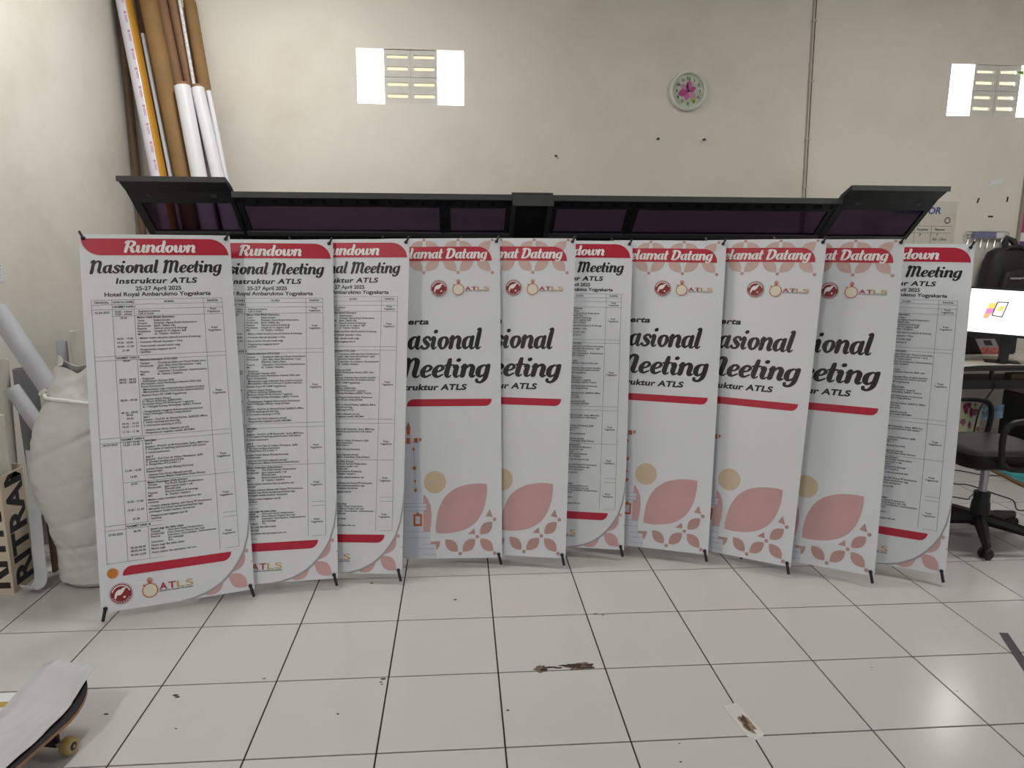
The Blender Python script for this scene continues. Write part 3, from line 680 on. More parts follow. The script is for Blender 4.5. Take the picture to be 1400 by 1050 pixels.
# ------------------------------------------------------------------ cardboard tubes leaning in the corner
def lean_tube(name, top, mid, r, m, label, cat='tube', extra=None, inner=None, zfoot=0, group='rolls and tubes leaning in the corner'):
    t, q = V(top), V(mid); d = (q-t); foot = t+d*((zfoot-t.z)/d.z)
    if foot.y < 1.95: foot.y = 1.95
    foot += (t-foot).normalized()*.016
    o = thing(name, label, cat, foot, group=group)
    MB().pipe(foot+V((0, 0, .0)), t, r, r*.82 if inner is None else inner).build('tube_wall', m, o, smooth=True)
    if extra: extra(o, foot, t, r)
    return o
def extend(a, b, z):   # extend line b->a up to height z
    a, b = V(a), V(b); d = a-b; return a+d*((z-a.z)/d.z)
def core(o, foot, t, r):
    d = (t-foot).normalized()
    MB().pipe(t-d*.03, t+d*.022, r*.80, r*.68).build('cardboard_core', m_brown2, o, smooth=True)
rows_ = [
 ('cardboard_board', (-2.553, 2.55, 3.285), (-2.53, 2.53, 2.061), .026, m_dkbrown, 'dark brown narrow tube farthest left in the corner behind the printed roll', 3.5),
 ('cardboard_tube', (-2.415, 2.557, 3.29), (-2.396, 2.552, 3.052), .034, m_brown2, 'thin reddish cardboard tube between the printed roll and the thickest brown tube', 3.5),
 ('cardboard_tube', (-2.304, 2.433, 3.26), (-2.121, 2.333, 2.042), .061, m_brown, 'thickest brown cardboard tube near the middle of the leaning bundle', 3.6),
 ('cardboard_tube', (-2.257, 2.55, 3.292), (-2.172, 2.508, 2.714), .042, m_brown2, 'reddish cardboard tube rising behind the left capped white roll', 3.6),
 ('cardboard_tube', (-2.173, 2.545, 3.296), (-2.087, 2.51, 2.712), .038, m_brown2, 'reddish cardboard tube rising behind the right capped white roll', 3.6),
 ('printed_strip_roll', (-2.108, 2.480, 3.28), (-2.037, 2.443, 2.70), .012, mat('printed_paper', (.72, .71, .70), .5, var=.25, scale=60), 'narrow white printed roll squeezed between two brown tubes', 3.5),
]
for nm, tp, md, r, m, lab, zt in rows_:
    tp2 = extend(tp, md, zt); tp2.y = min(tp2.y, WALL_Y-r-.004); lean_tube(nm, tp2, md, r, m, lab)
lean_tube('cardboard_tube', (-2.060, 2.545, 3.288), (-1.978, 2.495, 2.664), .044, m_brown, 'brown cardboard tube at right of the bundle with its open top showing')
lean_tube('white_media_roll', (-2.079, 2.325, 2.660), (-1.980, 2.245, 2.037), .055, m_wroll, 'white media roll with brown core top, left of the capped pair', 'roll', core)
lean_tube('white_media_roll', (-1.993, 2.38, 2.661), (-1.864, 2.29, 2.034), .046, m_wroll, 'white media roll with brown core top, right of the capped pair', 'roll', core)
lean_tube('white_media_roll', (-1.927, 2.41, 2.652), (-1.828, 2.35, 2.044), .018, m_wroll, 'slim white roll at the right edge of the leaning bundle', 'roll')
lean_tube('white_media_roll', (-2.372, 2.462, 3.04), (-2.224, 2.37, 2.050), .016, m_wroll, 'slim white roll left of the thickest brown tube', 'roll')
def stripes(o, foot, t, r):
    d = (t-foot); dirn = d.normalized(); side = V((1, 0, 0)); side = (side-dirn*side.dot(dirn)).normalized(); fr = dirn.cross(side)
    if fr.y > 0: fr = -fr
    def wrap(a0, a1, rr, n=5):
        mb = MB(); vs = []
        for p in (foot, t):
            for k in range(n+1):
                a = R(a0+(a1-a0)*k/n); vs.append(p+(side*math.sin(a)+fr*math.cos(a))*rr)
        mb.add(vs, [(k, k+1, n+2+k, n+1+k) for k in range(n)]); return mb
    wrap(28, 100, r+.0006).build('ochre_edge', mat('ochre_film', (.55, .27, .02), .4), o, smooth=True, fixn=False)
    L = d.length; mb = MB()
    for k in range(28):   # small pink print repeating up the roll
        s = L*(k+.5)/28
        for a0, ln_ in ((8, .05), (17, .05)):
            a = R(a0); c = foot+dirn*s+(side*math.sin(a)+fr*math.cos(a))*(r+.0009); tn = side*math.cos(a)-fr*math.sin(a)
            mb.obox(c, dirn*ln_*.5, tn*.0022, fr*.0003)
        a = R(12); c = foot+dirn*(s+.042)+(side*math.sin(a)+fr*math.cos(a))*(r+.0009); tn = side*math.cos(a)-fr*math.sin(a)
        mb.obox(c, dirn*.008, tn*.008, fr*.0003)
    mb.build('pink_print', mat('pink_print', (.55, .25, .45), .4), o)['kind'] = 'stuff'
tp = extend((-2.475, 2.44, 3.253), (-2.294, 2.33, 2.044), 3.55)
lean_tube('printed_media_roll', tp, (-2.294, 2.33, 2.044), .054, mat('glossy_white_film', (.76, .74, .82), .22), 'glossy white media roll with pink print and an ochre edge, left in the bundle', 'roll', stripes)

# ------------------------------------------------------------------ wall clock
ck = thing('wall_clock', 'round white wall clock with a pink lily on its dial', 'clock', (1.672, WALL_Y, 2.764))
cy = WALL_Y; cc = V((1.672, cy, 2.764))
MB().lathe([(.150, .001), (.152, .012), (.147, .030), (.134, .036), (.124, .026), (.124, .002), (.150, .001)], cc, 40, (0, -1, 0), False).build('rim', mat('ivory_plastic', (.70, .68, .65), .35), ck, smooth=True)
MB().lathe([(.1238, .003), (.1238, .016)], cc, 40, (0, -1, 0)).build('dial', mat('pale_green_dial', (.45, .50, .38), .4, var=.25, scale=30), ck)
def dial(pts, lay, nm, m): return MB().prism([(cc.x+a, cy-.016-.0012*lay, cc.z+b) for a, b in pts], (0, -.0009, 0)).build(nm, m, ck)
for k in range(2):
    dial([(x, y) for x, y in leaf2((.02+.03*k, -.05), (.06+.0*k, -.085+.04*k), .3, 6)], 1, 'yellow_petal', mat('yellow_print', (.45, .42, .04), .5))
for k in range(6):
    a = R(20+60*k); rr = .080 if k % 2 else .072
    dial(leaf2((0, 0), (rr*math.cos(a)-.006, rr*math.sin(a)), .30, 8), 2+(k % 2), 'lily_petal', mat('lily_pink_%d' % (k % 3), [(.42, .03, .20), (.50, .10, .32), (.55, .20, .40)][k % 3], .5))
dn_ = []
for h in range(1, 13):
    a = R(90-30*h); f = txt(str(h), .030, .02); vs = f[0]; cx_ = (min(p[0] for p in vs)+max(p[0] for p in vs))/2
    MB().add([(cc.x+.092*math.cos(a)+p[0]-cx_, cy-.0212, cc.z+.092*math.sin(a)-.011+p[1]) for p in vs], f[1]).build('numeral', m_ink, ck, fixn=False)
for ang, L_, w_ in ((112, .055, .0045), (98, .075, .003), (-10, .045, .0015)):
    a = R(ang); d = V((math.cos(a), 0, math.sin(a))); p = V((-math.sin(a), 0, math.cos(a)))
    MB().obox(cc+V((0, -.0235, 0))+d*(L_/2-.008), d*(L_/2), p*w_, V((0, .0008, 0))).build('clock_hand', m_ink, ck)
MB().lathe([(.008, .016), (.008, .026)], cc, 12, (0, -1, 0)).build('hand_pin', m_ink, ck)

# nails and hooks on the wall
def nail(x, z, lab, L=.03):
    n = thing('wall_hook', lab, 'hook', (x, WALL_Y, z), group='small dark hooks and nails on the back wall')
    MB().lathe([(.009, 0), (.009, .004), (.004, .005), (.004, L), (.007, L), (.007, L+.004)], (x, WALL_Y, z), 10, (0, -1, 0)).build('pin', m_blk, n, smooth=True)
    MB().tube([(x, WALL_Y-L, z), (x+.004, WALL_Y-L-.004, z-.012)], .004, 8).build('hook_tip', m_blk, n)
nail(1.448, 2.404, 'small dark wall hook below the clock, the left of a pair')
nail(1.821, 2.404, 'small dark wall hook below the clock, the right of a pair')
nail(.639, 2.264, 'tiny nail alone on the wall left of the clock', .012)
for (x, z, a, lab) in ((4.184, 1.96, 75, 'short black tape mark on wall right of the notice, tilted upright'), (4.44, 1.972, 85, 'short dark tape mark on wall nearest the pink poster'), (4.311, 1.831, 0, 'short black tape mark lying level above the coat rack')):
    d = V((math.cos(R(a)), 0, math.sin(R(a)))); p = V((-d.z, 0, d.x))
    solo('tape_mark', MB().obox((x, WALL_Y-.0025, z), d*.021, p*.0055, V((0, .002, 0))), m_blk, lab, 'tape', 'tape scraps on the back wall')
solo('paper_scrap', MB().prism([(4.255, WALL_Y-.004, 2.07), (4.375, WALL_Y-.003, 2.10), (4.39, WALL_Y-.003, 2.135), (4.285, WALL_Y-.004, 2.125)], (0, .003, 0)), m_page, 'torn white paper scrap stuck high on the wall above the coat rack', 'paper')

# ------------------------------------------------------------------ notice sheet on the wall
ns = thing('notice_sheet', 'cream handwritten notice sheet with blue heading behind the right printer cover', 'notice', (3.6, WALL_Y, 1.25))
MB().box(3.20, 4.008, WALL_Y-.006, WALL_Y-.001, 1.25, 1.948).build('paper', mat('cream_paper', (.60, .57, .50), .7), ns)
def wtxt(s, x0, z, x1, h, m, par, bold=0, shear=0, y=WALL_Y-.0068, nm='lettering'):
    f = fit(txt(s, 1, bold, shear), x0, 0, x1, h); return MB().add([(a, y, z-b) for a, b in f[0]], f[1]).build(nm, m, par, fixn=False)
wtxt('OPERATOR', 3.47, 1.848, 3.868, .075, mat('blue_marker', (.03, .06, .28), .5), ns, .03, .15)
wtxt('Cetak', 3.50, 1.712, 3.575, .03, m_ink2, ns, .01, .3)
wtxt('Rangkap', 3.675, 1.712, 3.775, .03, m_ink2, ns, .01, .3); wtxt('Pesanan', 3.83, 1.712, 3.92, .03, m_ink2, ns, .01, .3)
wtxt('6', 3.59, 1.668, 3.605, .03, m_ink2, ns, .01, .3); wtxt('8', 3.70, 1.668, 3.715, .03, m_ink2, ns, .01, .3)
wtxt('F', 3.85, 1.668, 3.865, .03, m_ink2, ns, .01, .3); wtxt('Alis / Deny', 3.815, 1.632, 3.945, .03, m_ink2, ns, .01, .3)
MB().add(*[[(a, WALL_Y-.0068, z) for a, z in ring(3.934, 1.795, .018, .027)[0]], ring(3.934, 1.795, .018, .027)[1]]).build('round_stamp', m_line, ns, fixn=False)
lm = MB()
for z in (1.748, 1.692): lm.box(3.24, 3.975, WALL_Y-.0070, WALL_Y-.0058, z-.0012, z+.0012)
for x in (3.47, 3.655, 3.80): lm.box(x-.0012, x+.0012, WALL_Y-.0070, WALL_Y-.0058, 1.26, 1.748)
lm.build('ruled_lines', m_line, ns)

# pink poster at the right edge
po = thing('framed_poster', 'pink poster in a grey frame on the wall at the right edge', 'poster', (4.9, WALL_Y, 1.56))
fm = MB()
for a in ((4.56, 5.3, 1.56, 1.585), (4.56, 5.3, 2.32, 2.345), (4.56, 4.585, 1.585, 2.32), (5.275, 5.3, 1.585, 2.32)): fm.box(a[0], a[1], WALL_Y-.022, WALL_Y-.001, a[2], a[3])
fm.build('frame', mat('grey_frame', (.30, .26, .22), .5), po)
MB().box(4.585, 5.275, WALL_Y-.012, WALL_Y-.002, 1.585, 2.32).build('poster_sheet', mat('magenta_print', (.50, .03, .20), .4, var=.15), po)
MB().box(4.585, 5.275, WALL_Y-.0132, WALL_Y-.012, 1.63, 1.70).build('white_strip', m_page, po)
MB().box(4.585, 5.275, WALL_Y-.0132, WALL_Y-.012, 1.585, 1.625).build('purple_strip', mat('purple_print', (.10, .04, .16), .4), po)
MB().box(4.64, 4.85, WALL_Y-.0132, WALL_Y-.012, 1.84, 1.90).build('white_patch', m_page, po)
MB().box(4.64, 4.85, WALL_Y-.0132, WALL_Y-.012, 1.77, 1.835).build('purple_patch', mat('purple_print'  , (.10, .04, .16), .4), po)

# coat rack
rk = thing('coat_rack', 'wire coat rack with a blue-grey bar on the wall above the backpack', 'rack', (4.28, WALL_Y, 1.62))
m_wire = mat('bright_wire', (.55, .54, .52), .3, metal=.8)
MB().tube([(4.09, WALL_Y-.03, 1.70), (4.09, WALL_Y-.03, 1.66), (4.11, WALL_Y-.03, 1.648), (4.45, WALL_Y-.03, 1.648), (4.47, WALL_Y-.03, 1.66), (4.47, WALL_Y-.03, 1.70), (4.45, WALL_Y-.03, 1.705), (4.11, WALL_Y-.03, 1.705)], .005, 8, closed=True).build('wire_loop', m_wire, rk, smooth=True)
MB().box(4.155, 4.36, WALL_Y-.036, WALL_Y-.024, 1.652, 1.702).build('name_bar', mat('blue_grey_bar', (.18, .18, .30), .4), rk, bevel=.003)
MB().box(4.36, 4.43, WALL_Y-.036, WALL_Y-.024, 1.652, 1.702).build('white_bar', m_page, rk, bevel=.003)
for x in (4.12, 4.18, 4.24, 4.30, 4.36, 4.42):
    MB().tube([(x, WALL_Y-.03, 1.65), (x-.012, WALL_Y-.035, 1.60), (x-.022, WALL_Y-.05, 1.565), (x-.028, WALL_Y-.075, 1.575)], .0035, 6).build('wire_hook', m_wire, rk, smooth=True)
for x in (4.13, 4.43): MB().lathe([(.008, 0), (.008, .03)], (x, WALL_Y, 1.676), 8, (0, -1, 0)).build('mount', m_wire, rk)

# backpack
bp = thing('backpack', 'black backpack with a grey reflective strip hanging from the coat rack', 'backpack', (4.42, 2.40, 1.10))
m_nyl = mat('black_nylon', (.012, .012, .014), .6, var=.3, scale=30)
def bagsec(z0, z1, w0, w1, d, cx, yb, n=14):
    def fn(u, v):
        a = 2*math.pi*u; z = z0+(z1-z0)*v; e = math.sin(math.pi*min(1, max(0, v)))**.25 if 0 < v < 1 else 0
        hw = (w0+(w1-w0)*v)*(.55+.45*e)/1; hd = d*(.45+.55*e)
        sx_ = math.copysign(abs(math.cos(a))**.6, math.cos(a)); sy_ = math.copysign(abs(math.sin(a))**.6, math.sin(a))
        return (cx+hw*sx_, yb+hd*sy_, z)
    mb = MB().grid(fn, 28, n)
    k = len(mb.v); mb.f.append(tuple(range(28))); mb.f.append(tuple(k-29+i for i in range(28))); return mb
bagsec(1.08, 1.575, .24, .205, .10, 4.43, 2.47).build('bag_body', m_nyl, bp, smooth=True)
bagsec(1.12, 1.40, .18, .17, .05, 4.46, 2.365).build('front_pocket', m_nyl, bp, smooth=True)
MB().box(4.33, 4.425, 2.308, 2.317, 1.322, 1.336).build('reflective_strip', mat('reflective_grey', (.35, .35, .35), .5), bp)
MB().box(4.432, 4.50, 2.308, 2.317, 1.325, 1.339).build('reflective_strip', mat('reflective_grey', (.35, .35, .35), .5), bp)
MB().tube([(4.33, 2.42, 1.545), (4.36, 2.40, 1.578), (4.43, 2.395, 1.585), (4.49, 2.40, 1.565), (4.50, 2.42, 1.54)], .014, 8).build('top_handle', m_nyl, bp, smooth=True)
MB().tube([(4.37, 2.46, 1.55), (4.385, 2.49, 1.62), (4.42, 2.525, 1.655), (4.46, 2.50, 1.63), (4.485, 2.46, 1.55)], [.022, .026, .02, .026, .022], 10).build('hanging_strap', m_nyl, bp, smooth=True)
MB().obox((4.46, 2.312, 1.44), V((.014, 0, .002)), V((0, .003, 0)), V((0, 0, .003))).build('badge', m_page, bp)

# ------------------------------------------------------------------ computer corner
dk = thing('computer_desk', 'black computer desk with keyboard tray against the wall at the right', 'desk', (4.1, 1.9, 0))
m_desk = mat('black_laminate', (.014, .014, .015), .4)
MB().box(3.25, 5.0, 1.48, 2.45, .715, .74).build('desk_top', m_desk, dk, bevel=.003)
MB().box(3.262, 4.988, 1.495, 2.44, .740, .7412).build('top_laminate', mat('beige_laminate', (.60, .56, .48), .5), dk)
MB().box(3.30, 4.95, 1.58, 1.95, .585, .612).build('keyboard_tray', m_desk, dk, bevel=.003)
MB().box(3.30, 4.95, 1.575, 1.592, .565, .632).build('tray_lip', m_desk, dk, bevel=.003)
for x in (3.28, 4.93):
    for y in (1.56, 2.40): MB().box(x-.02, x+.02, y-.02, y+.02, 0, .715).build('leg', m_desk, dk)
    MB().box(x-.012, x+.012, 1.58, 2.38, .58, .62).build('side_rail', m_desk, dk)
MB().box(3.70, 3.72, 1.60, 1.62, .612, .715).build('tray_hanger', m_desk, dk)
# monitor
yawm = R(-32); rm = R(-2.5)
ma = V((math.cos(yawm), math.sin(yawm), 0)); mu = V((0, 0, 1)); mn = mu.cross(ma)
ma2 = ma*math.cos(rm)+mu*math.sin(rm); mu2 = mu*math.cos(rm)-ma*math.sin(rm); mn = mu2.cross(ma2)   # mn: behind
tl_ = V((3.545, 1.70, 1.281))
mo = thing('computer_monitor', 'black-framed computer monitor with a bright white screen on the desk', 'monitor', tl_+ma*.27+V((0, .06, -tl_.z+.742)))
def mp(a, b, c): return tl_+ma2*a-mu2*b+mn*c
def mbox(mb, a0, a1, b0, b1, c0, c1): return mb.obox(mp((a0+a1)/2, (b0+b1)/2, (c0+c1)/2), ma2*(a1-a0)/2, mu2*(b1-b0)/2, mn*(c1-c0)/2)
mbox(MB(), -.012, .555, -.014, .328, .002, .03).build('monitor_case', m_blk, mo, bevel=.004)
mbox(MB(), .0, .543, .0, .308, -.001, .002).build('screen', mat('lit_white_screen', (1, 1, 1), .3, var=0, emit=1.15), mo)
def scr(nm, q, m): MB().prism([mp(a, b, -.0025) for a, b in q], mn*.001).build(nm, m, mo)
e1 = mat('screen_yellow', (.85, .70, .15), .4, emit=.8); e2 = mat('screen_magenta', (.75, .25, .55), .4, emit=.8); e3 = mat('screen_orange', (.9, .45, .25), .4, emit=.8)
scr('screen_picture', [(.125, .095), (.165, .092), (.158, .13), (.112, .135)], e1)
scr('screen_picture', [(.112, .135), (.158, .13), (.148, .165), (.105, .17)], e2)
scr('screen_picture', [(.105, .17), (.148, .165), (.128, .205), (.095, .205)], e3)
scr('screen_picture', [(.182, .112), (.216, .110), (.206, .145), (.176, .147)], e1)
for q in ([(.166, .082), (.236, .078), (.236, .085), (.166, .089)], [(.166, .088), (.173, .088), (.153, .182), (.146, .182)], [(.229, .084), (.236, .084), (.214, .190), (.207, .190)], [(.148, .178), (.212, .184), (.212, .191), (.148, .185)]):
    scr('screen_outline', q, m_ink2)
scr('screen_bar', [(0, .012), (.543, .012), (.543, .016), (0, .016)], mat('screen_grey', (.6, .6, .62), .4, emit=.7))
scr('screen_bar', [(0, .285), (.543, .285), (.543, .287), (0, .287)], mat('screen_grey', (.6, .6, .62), .4, emit=.7))
mc = mp(.27, .328, .03)
MB().obox(V((0, 0, .85))+V((mc.x, mc.y, 0))+mn*.07, ma*.025, V((0, 0, .10)), mn*.06).build('stand_neck', m_blk, mo)
MB().obox(V((mc.x, mc.y, .7465))+mn*.13, ma*.11, V((0, 0, .004)), mn*.07).build('stand_base', m_blk, mo, bevel=.003)
# dark speaker/box below screen, card, papers, keyboard
solo('black_case', MB().box(3.62, 4.28, 2.09, 2.28, .742, .94), m_blk, 'black boxy case on the desk beneath the monitor', 'case', bevel=.01)
cd = thing('boxed_card', 'small grey and red printed card leaning on the black case', 'card', (3.98, 1.97, .742))
c0 = V((3.915, 1.975, .744)); ca = V((.145, -.02, .0)); cu_ = V((-.045, .05, .13)); cn = ca.cross(cu_).normalized()
MB().prism([c0, c0+ca, c0+ca+cu_, c0+cu_], cn*.004).build('card_board', mat('grey_card', (.22, .21, .22), .4), cd)
MB().prism([c0+cn*.0046, c0+ca+cn*.0046, c0+ca+cu_*.5+cn*.0046, c0+cu_*.5+cn*.0046], cn*.0006).build('red_print', mat('red_card_print', (.35, .08, .07), .4, var=.6, scale=60), cd)
MB().prism([c0+ca*.35+cu_*.62+cn*.0046, c0+ca*.75+cu_*.62+cn*.0046, c0+ca*.75+cu_*.92+cn*.0046, c0+ca*.35+cu_*.92+cn*.0046], cn*.0006).build('black_print', m_ink, cd)
solo('paper_sheets', MB().grid(lambda u, v: (3.36+.62*u, 1.485+.075*v, .745+.012*math.sin(3*u)*(1-v)+.01*u*(1-u)), 12, 6), m_page, 'white paper sheets lying along the front edge of the desk', 'paper', solid=.002)
kb = thing('keyboard', 'pale computer keyboard on the desk behind the paper sheets', 'keyboard', (3.83, 1.88, .742))
MB().box(3.61, 4.05, 1.825, 1.935, .742, .760).build('case', mat('ivory_keys_case', (.55, .53, .48), .5), kb, bevel=.004)
kk = MB()
for i in range(18):
    for j in range(5): kk.box(3.622+i*.0236, 3.641+i*.0236, 1.833+j*.0195, 1.849+j*.0195, .760, .766)
kq = kk.build('keys', mat('ivory_keys', (.62, .60, .55), .5), kb); kq['kind'] = 'stuff'
solo('brown_box', MB().box(3.86, 4.1, 1.60, 1.67, .613, .672), m_dkbrown, 'small dark brown box at the tray front near the right edge', 'box', bevel=.002)
solo('grey_cup', MB().lathe([(.045, 0), (.055, .02), (.055, .12), (.03, .15)], (3.50, 2.06, .7414), 20), mat('grey_plastic', (.40, .39, .37), .5), 'grey rounded cup standing at the left end of the desk', 'cup', smooth=True)

# patterned cloth bag under desk
m_fl = bpy.data.materials.new('floral_cloth'); m_fl.use_nodes = True; nt = m_fl.node_tree; b_ = nt.nodes['Principled BSDF']
tc = nt.nodes.new('ShaderNodeTexCoord'); vo = nt.nodes.new('ShaderNodeTexVoronoi'); vo.inputs['Scale'].default_value = 10; nz = nt.nodes.new('ShaderNodeTexNoise'); nz.inputs['Scale'].default_value = 25
ad = nt.nodes.new('ShaderNodeMath'); ad.operation = 'MULTIPLY_ADD'; ad.inputs[1].default_value = .5
nt.links.new(tc.outputs['Object'], vo.inputs['Vector']); nt.links.new(tc.outputs['Object'], nz.inputs['Vector']); nt.links.new(nz.outputs['Fac'], ad.inputs[0]); nt.links.new(vo.outputs['Distance'], ad.inputs[2])
cr = nt.nodes.new('ShaderNodeValToRGB'); nt.links.new(ad.outputs[0], cr.inputs[0]); cr.color_ramp.interpolation = 'CONSTANT'
cr.color_ramp.elements[0].color = (.35, .03, .09, 1); cr.color_ramp.elements[1].color = (.72, .66, .46, 1); cr.color_ramp.elements[1].position = .70
e = cr.color_ramp.elements.new(.60); e.color = (.50, .16, .20, 1)
nt.links.new(cr.outputs[0], b_.inputs['Base Color']); b_.inputs['Roughness'].default_value = .85
cb_ = thing('floral_cloth_bundle', 'cream cloth with red flowers bundled under the desk', 'cloth', (3.72, 1.90, 0))
MB().grid(lambda u, v: (3.45+.45*u+.01*math.sin(9*v), 1.84+.05*math.sin(7*u+2*v)+.04*(v-.5)**2, .02+.42*v-.06*u*v), 20, 14).build('front_fold', m_fl, cb_, smooth=True, solid=.012)
MB().grid(lambda u, v: (3.46+.44*u, 1.90+.16*v+.02*math.sin(6*u), .41-.10*v-.05*u+.02*math.sin(5*u)), 14, 8).build('top_fold', m_fl, cb_, smooth=True, solid=.012)
solo('blue_packet', MB().grid(lambda u, v: (3.79+.14*u, 1.72+.02*math.sin(6*u), .30+.10*v+.02*u), 8, 6), mat('blue_white_foil', (.25, .35, .65), .3, var=.9, scale=18), 'crumpled blue and white packet beside the floral cloth', 'packet', solid=.02)
solo('black_tower', MB().box(4.22, 4.46, 1.62, 2.10, .0126, .46), m_blk, 'black computer case on the floor under the desk', 'computer', bevel=.008)

# floor mat
mt = thing('floor_mat', 'turquoise floor mat with a brown border under the desk', 'mat', (4.2, 1.6, 0))
mq = [V((3.70, 1.86, 0)), V((3.55, .70, 0)), V((4.75, .55, 0)), V((4.9, 1.75, 0))]
mc_ = sum(mq, V())/4
MB().prism([p+V((0, 0, .001)) for p in mq], (0, 0, .010)).build('border', mat('brown_binding', (.22, .10, .04), .7), mt)
MB().prism([mc_+(p-mc_)*.945+V((0, 0, .0112)) for p in mq], (0, 0, .001)).build('mat_face', mat('turquoise_print', (.05, .33, .36), .6, var=.5, scale=9), mt)
# cables on the floor
def cable(pts, lab, r=.0035):
    p = [(a, b, c) for a, b, c in spline([(x, y, r+.0005) for x, y in pts], 6)]
    solo('floor_cable', MB().tube([(a, b, r+.0005) for a, b, c in p], r, 6), m_blk, lab, 'cable', 'black cables trailing over the floor by the chair', smooth=True)
cable([(2.95, 1.75), (3.2, 1.50), (3.40, 1.44), (3.512, 1.325), (3.62, 1.30)], 'black cable on the tiles nearest the turquoise mat')
cable([(2.9, 1.3), (3.174, 1.155), (3.262, 1.12), (3.31, .93), (3.329, .821), (3.233, .673), (3.28, .66), (3.40, .76)], 'black cable with a bend on the tiles right of the chair post')
cable([(2.75, 1.05), (2.991, .908), (3.06, .86), (3.103, .90), (3.2, .98)], 'short black cable on the tiles left of the chair post')
solo('hanging_cable', MB().tube(spline([(3.72, 1.563, .60), (3.62, 1.556, .44), (3.63, 1.60, .30), (3.66, 1.66, .12), (3.60, 1.72, .007)], 6), .006, 6), m_blk, 'black cable hanging from the keyboard tray before the floral cloth', 'cable', smooth=True)

# ------------------------------------------------------------------ office chair
HC = V((2.70, .31, 0)); fdir = V((-1, .08, 0)).normalized(); sdir = V((-fdir.y, fdir.x, 0))
oc = thing('office_chair', 'black office chair on castors with looped armrests beside the last banner', 'chair', HC)
m_lea = mat('black_leatherette', (.012, .011, .011), .45, var=.2, scale=6, spec=.2)
m_chp = mat('black_nylon_plastic', (.010, .010, .011), .45, spec=.35)
for k in range(5):
    a = R(-121+72*k); d = V((math.cos(a), math.sin(a), 0)); tip = HC+d*.335
    MB().tube([HC+d*.02+V((0, 0, .105)), HC+d*.16+V((0, 0, .092)), tip+V((0, 0, .068))], [.036, .030, .020], 8).build('base_arm', m_chp, oc)
    cs = MB().tube([tip+V((0, 0, .085)), tip+V((0, 0, .045))], .011, 8).build('caster', m_chp, oc)
    pd = V((-d.y, d.x, 0)).lerp(d, .5).normalized()
    for s in (-1, 1): MB().lathe([(.010, -.009), (.026, -.008), (.029, 0), (.026, .008), (.010, .009)], tip+pd*s*.017+V((0, 0, .0295)), 18, pd).build('caster_wheel', m_chp, cs, smooth=True)
MB().lathe([(.052, .070), (.050, .13), (.044, .20), (.040, .205), (.040, .255), (.028, .258)], HC, 20).build('column_cover', m_chp, oc, smooth=True)
MB().lathe([(.021, .25), (.021, .42)], HC, 16).build('gas_lift', m_steel, oc, smooth=True)
MB().obox(HC+V((0, 0, .418)), fdir*.11, sdir*.09, V((0, 0, .018))).build('seat_plate', m_chp, oc, bevel=.006)
def seat(u, v):
    a = 2*math.pi*u; e = abs(math.cos(a)); c_, s_ = math.cos(a), math.sin(a)
    px = math.copysign(abs(c_)**.55, c_)*.25; py = math.copysign(abs(s_)**.55, s_)*.245
    prof = [(.0, .435), (.80, .435), (.97, .455), (1.0, .49), (.97, .522), (.82, .538), (.4, .532), (0, .528)]
    t = v*7; i = min(6, int(t)); q = t-i; r_, z = [prof[i][k]+(prof[i+1][k]-prof[i][k])*q for k in (0, 1)]
    return HC+fdir*(px*r_)+sdir*(py*r_)+V((0, 0, z-.012*max(0, px/.25*r_)**2))
MB().grid(seat, 40, 14).build('seat', m_lea, oc, smooth=True)
for s, ex in ((1, 0), (-1, 0)):
    pts = []
    for a, z in ((.16, .50), (.175, .60), (.165, .67), (.12, .705), (.0, .712), (-.12, .70), (-.165, .66), (-.17, .58), (-.15, .50), (-.08, .465), (.08, .465), (.13, .475)):
        pts.append((a, z, 0))
    p3 = [HC+fdir*(a*.88-.03)+sdir*(s*.275)+V((0, 0, z)) for a, z, _ in spline(pts+[pts[0]], 4)[:-1]]
    MB().tube(p3, .0155, 10, closed=True).build('armrest', m_chp, oc, smooth=True)
def back(u, v):
    y = (u-.5)*.44; z = .62+.46*v; b_ = .05*(1-(2*u-1)**2)
    return HC-fdir*(.375+b_*.6+.05*v)+sdir*y*(1-.15*v)+V((0, 0, z))
MB().grid(back, 12, 12).build('backrest', m_lea, oc, smooth=True, solid=.045)
MB().tube([HC-fdir*.10+V((0, 0, .42)), HC-fdir*.38+V((0, 0, .45)), HC-fdir*.45+V((0, 0, .70))], .018, 8).build('back_bracket', m_chp, oc, smooth=True)

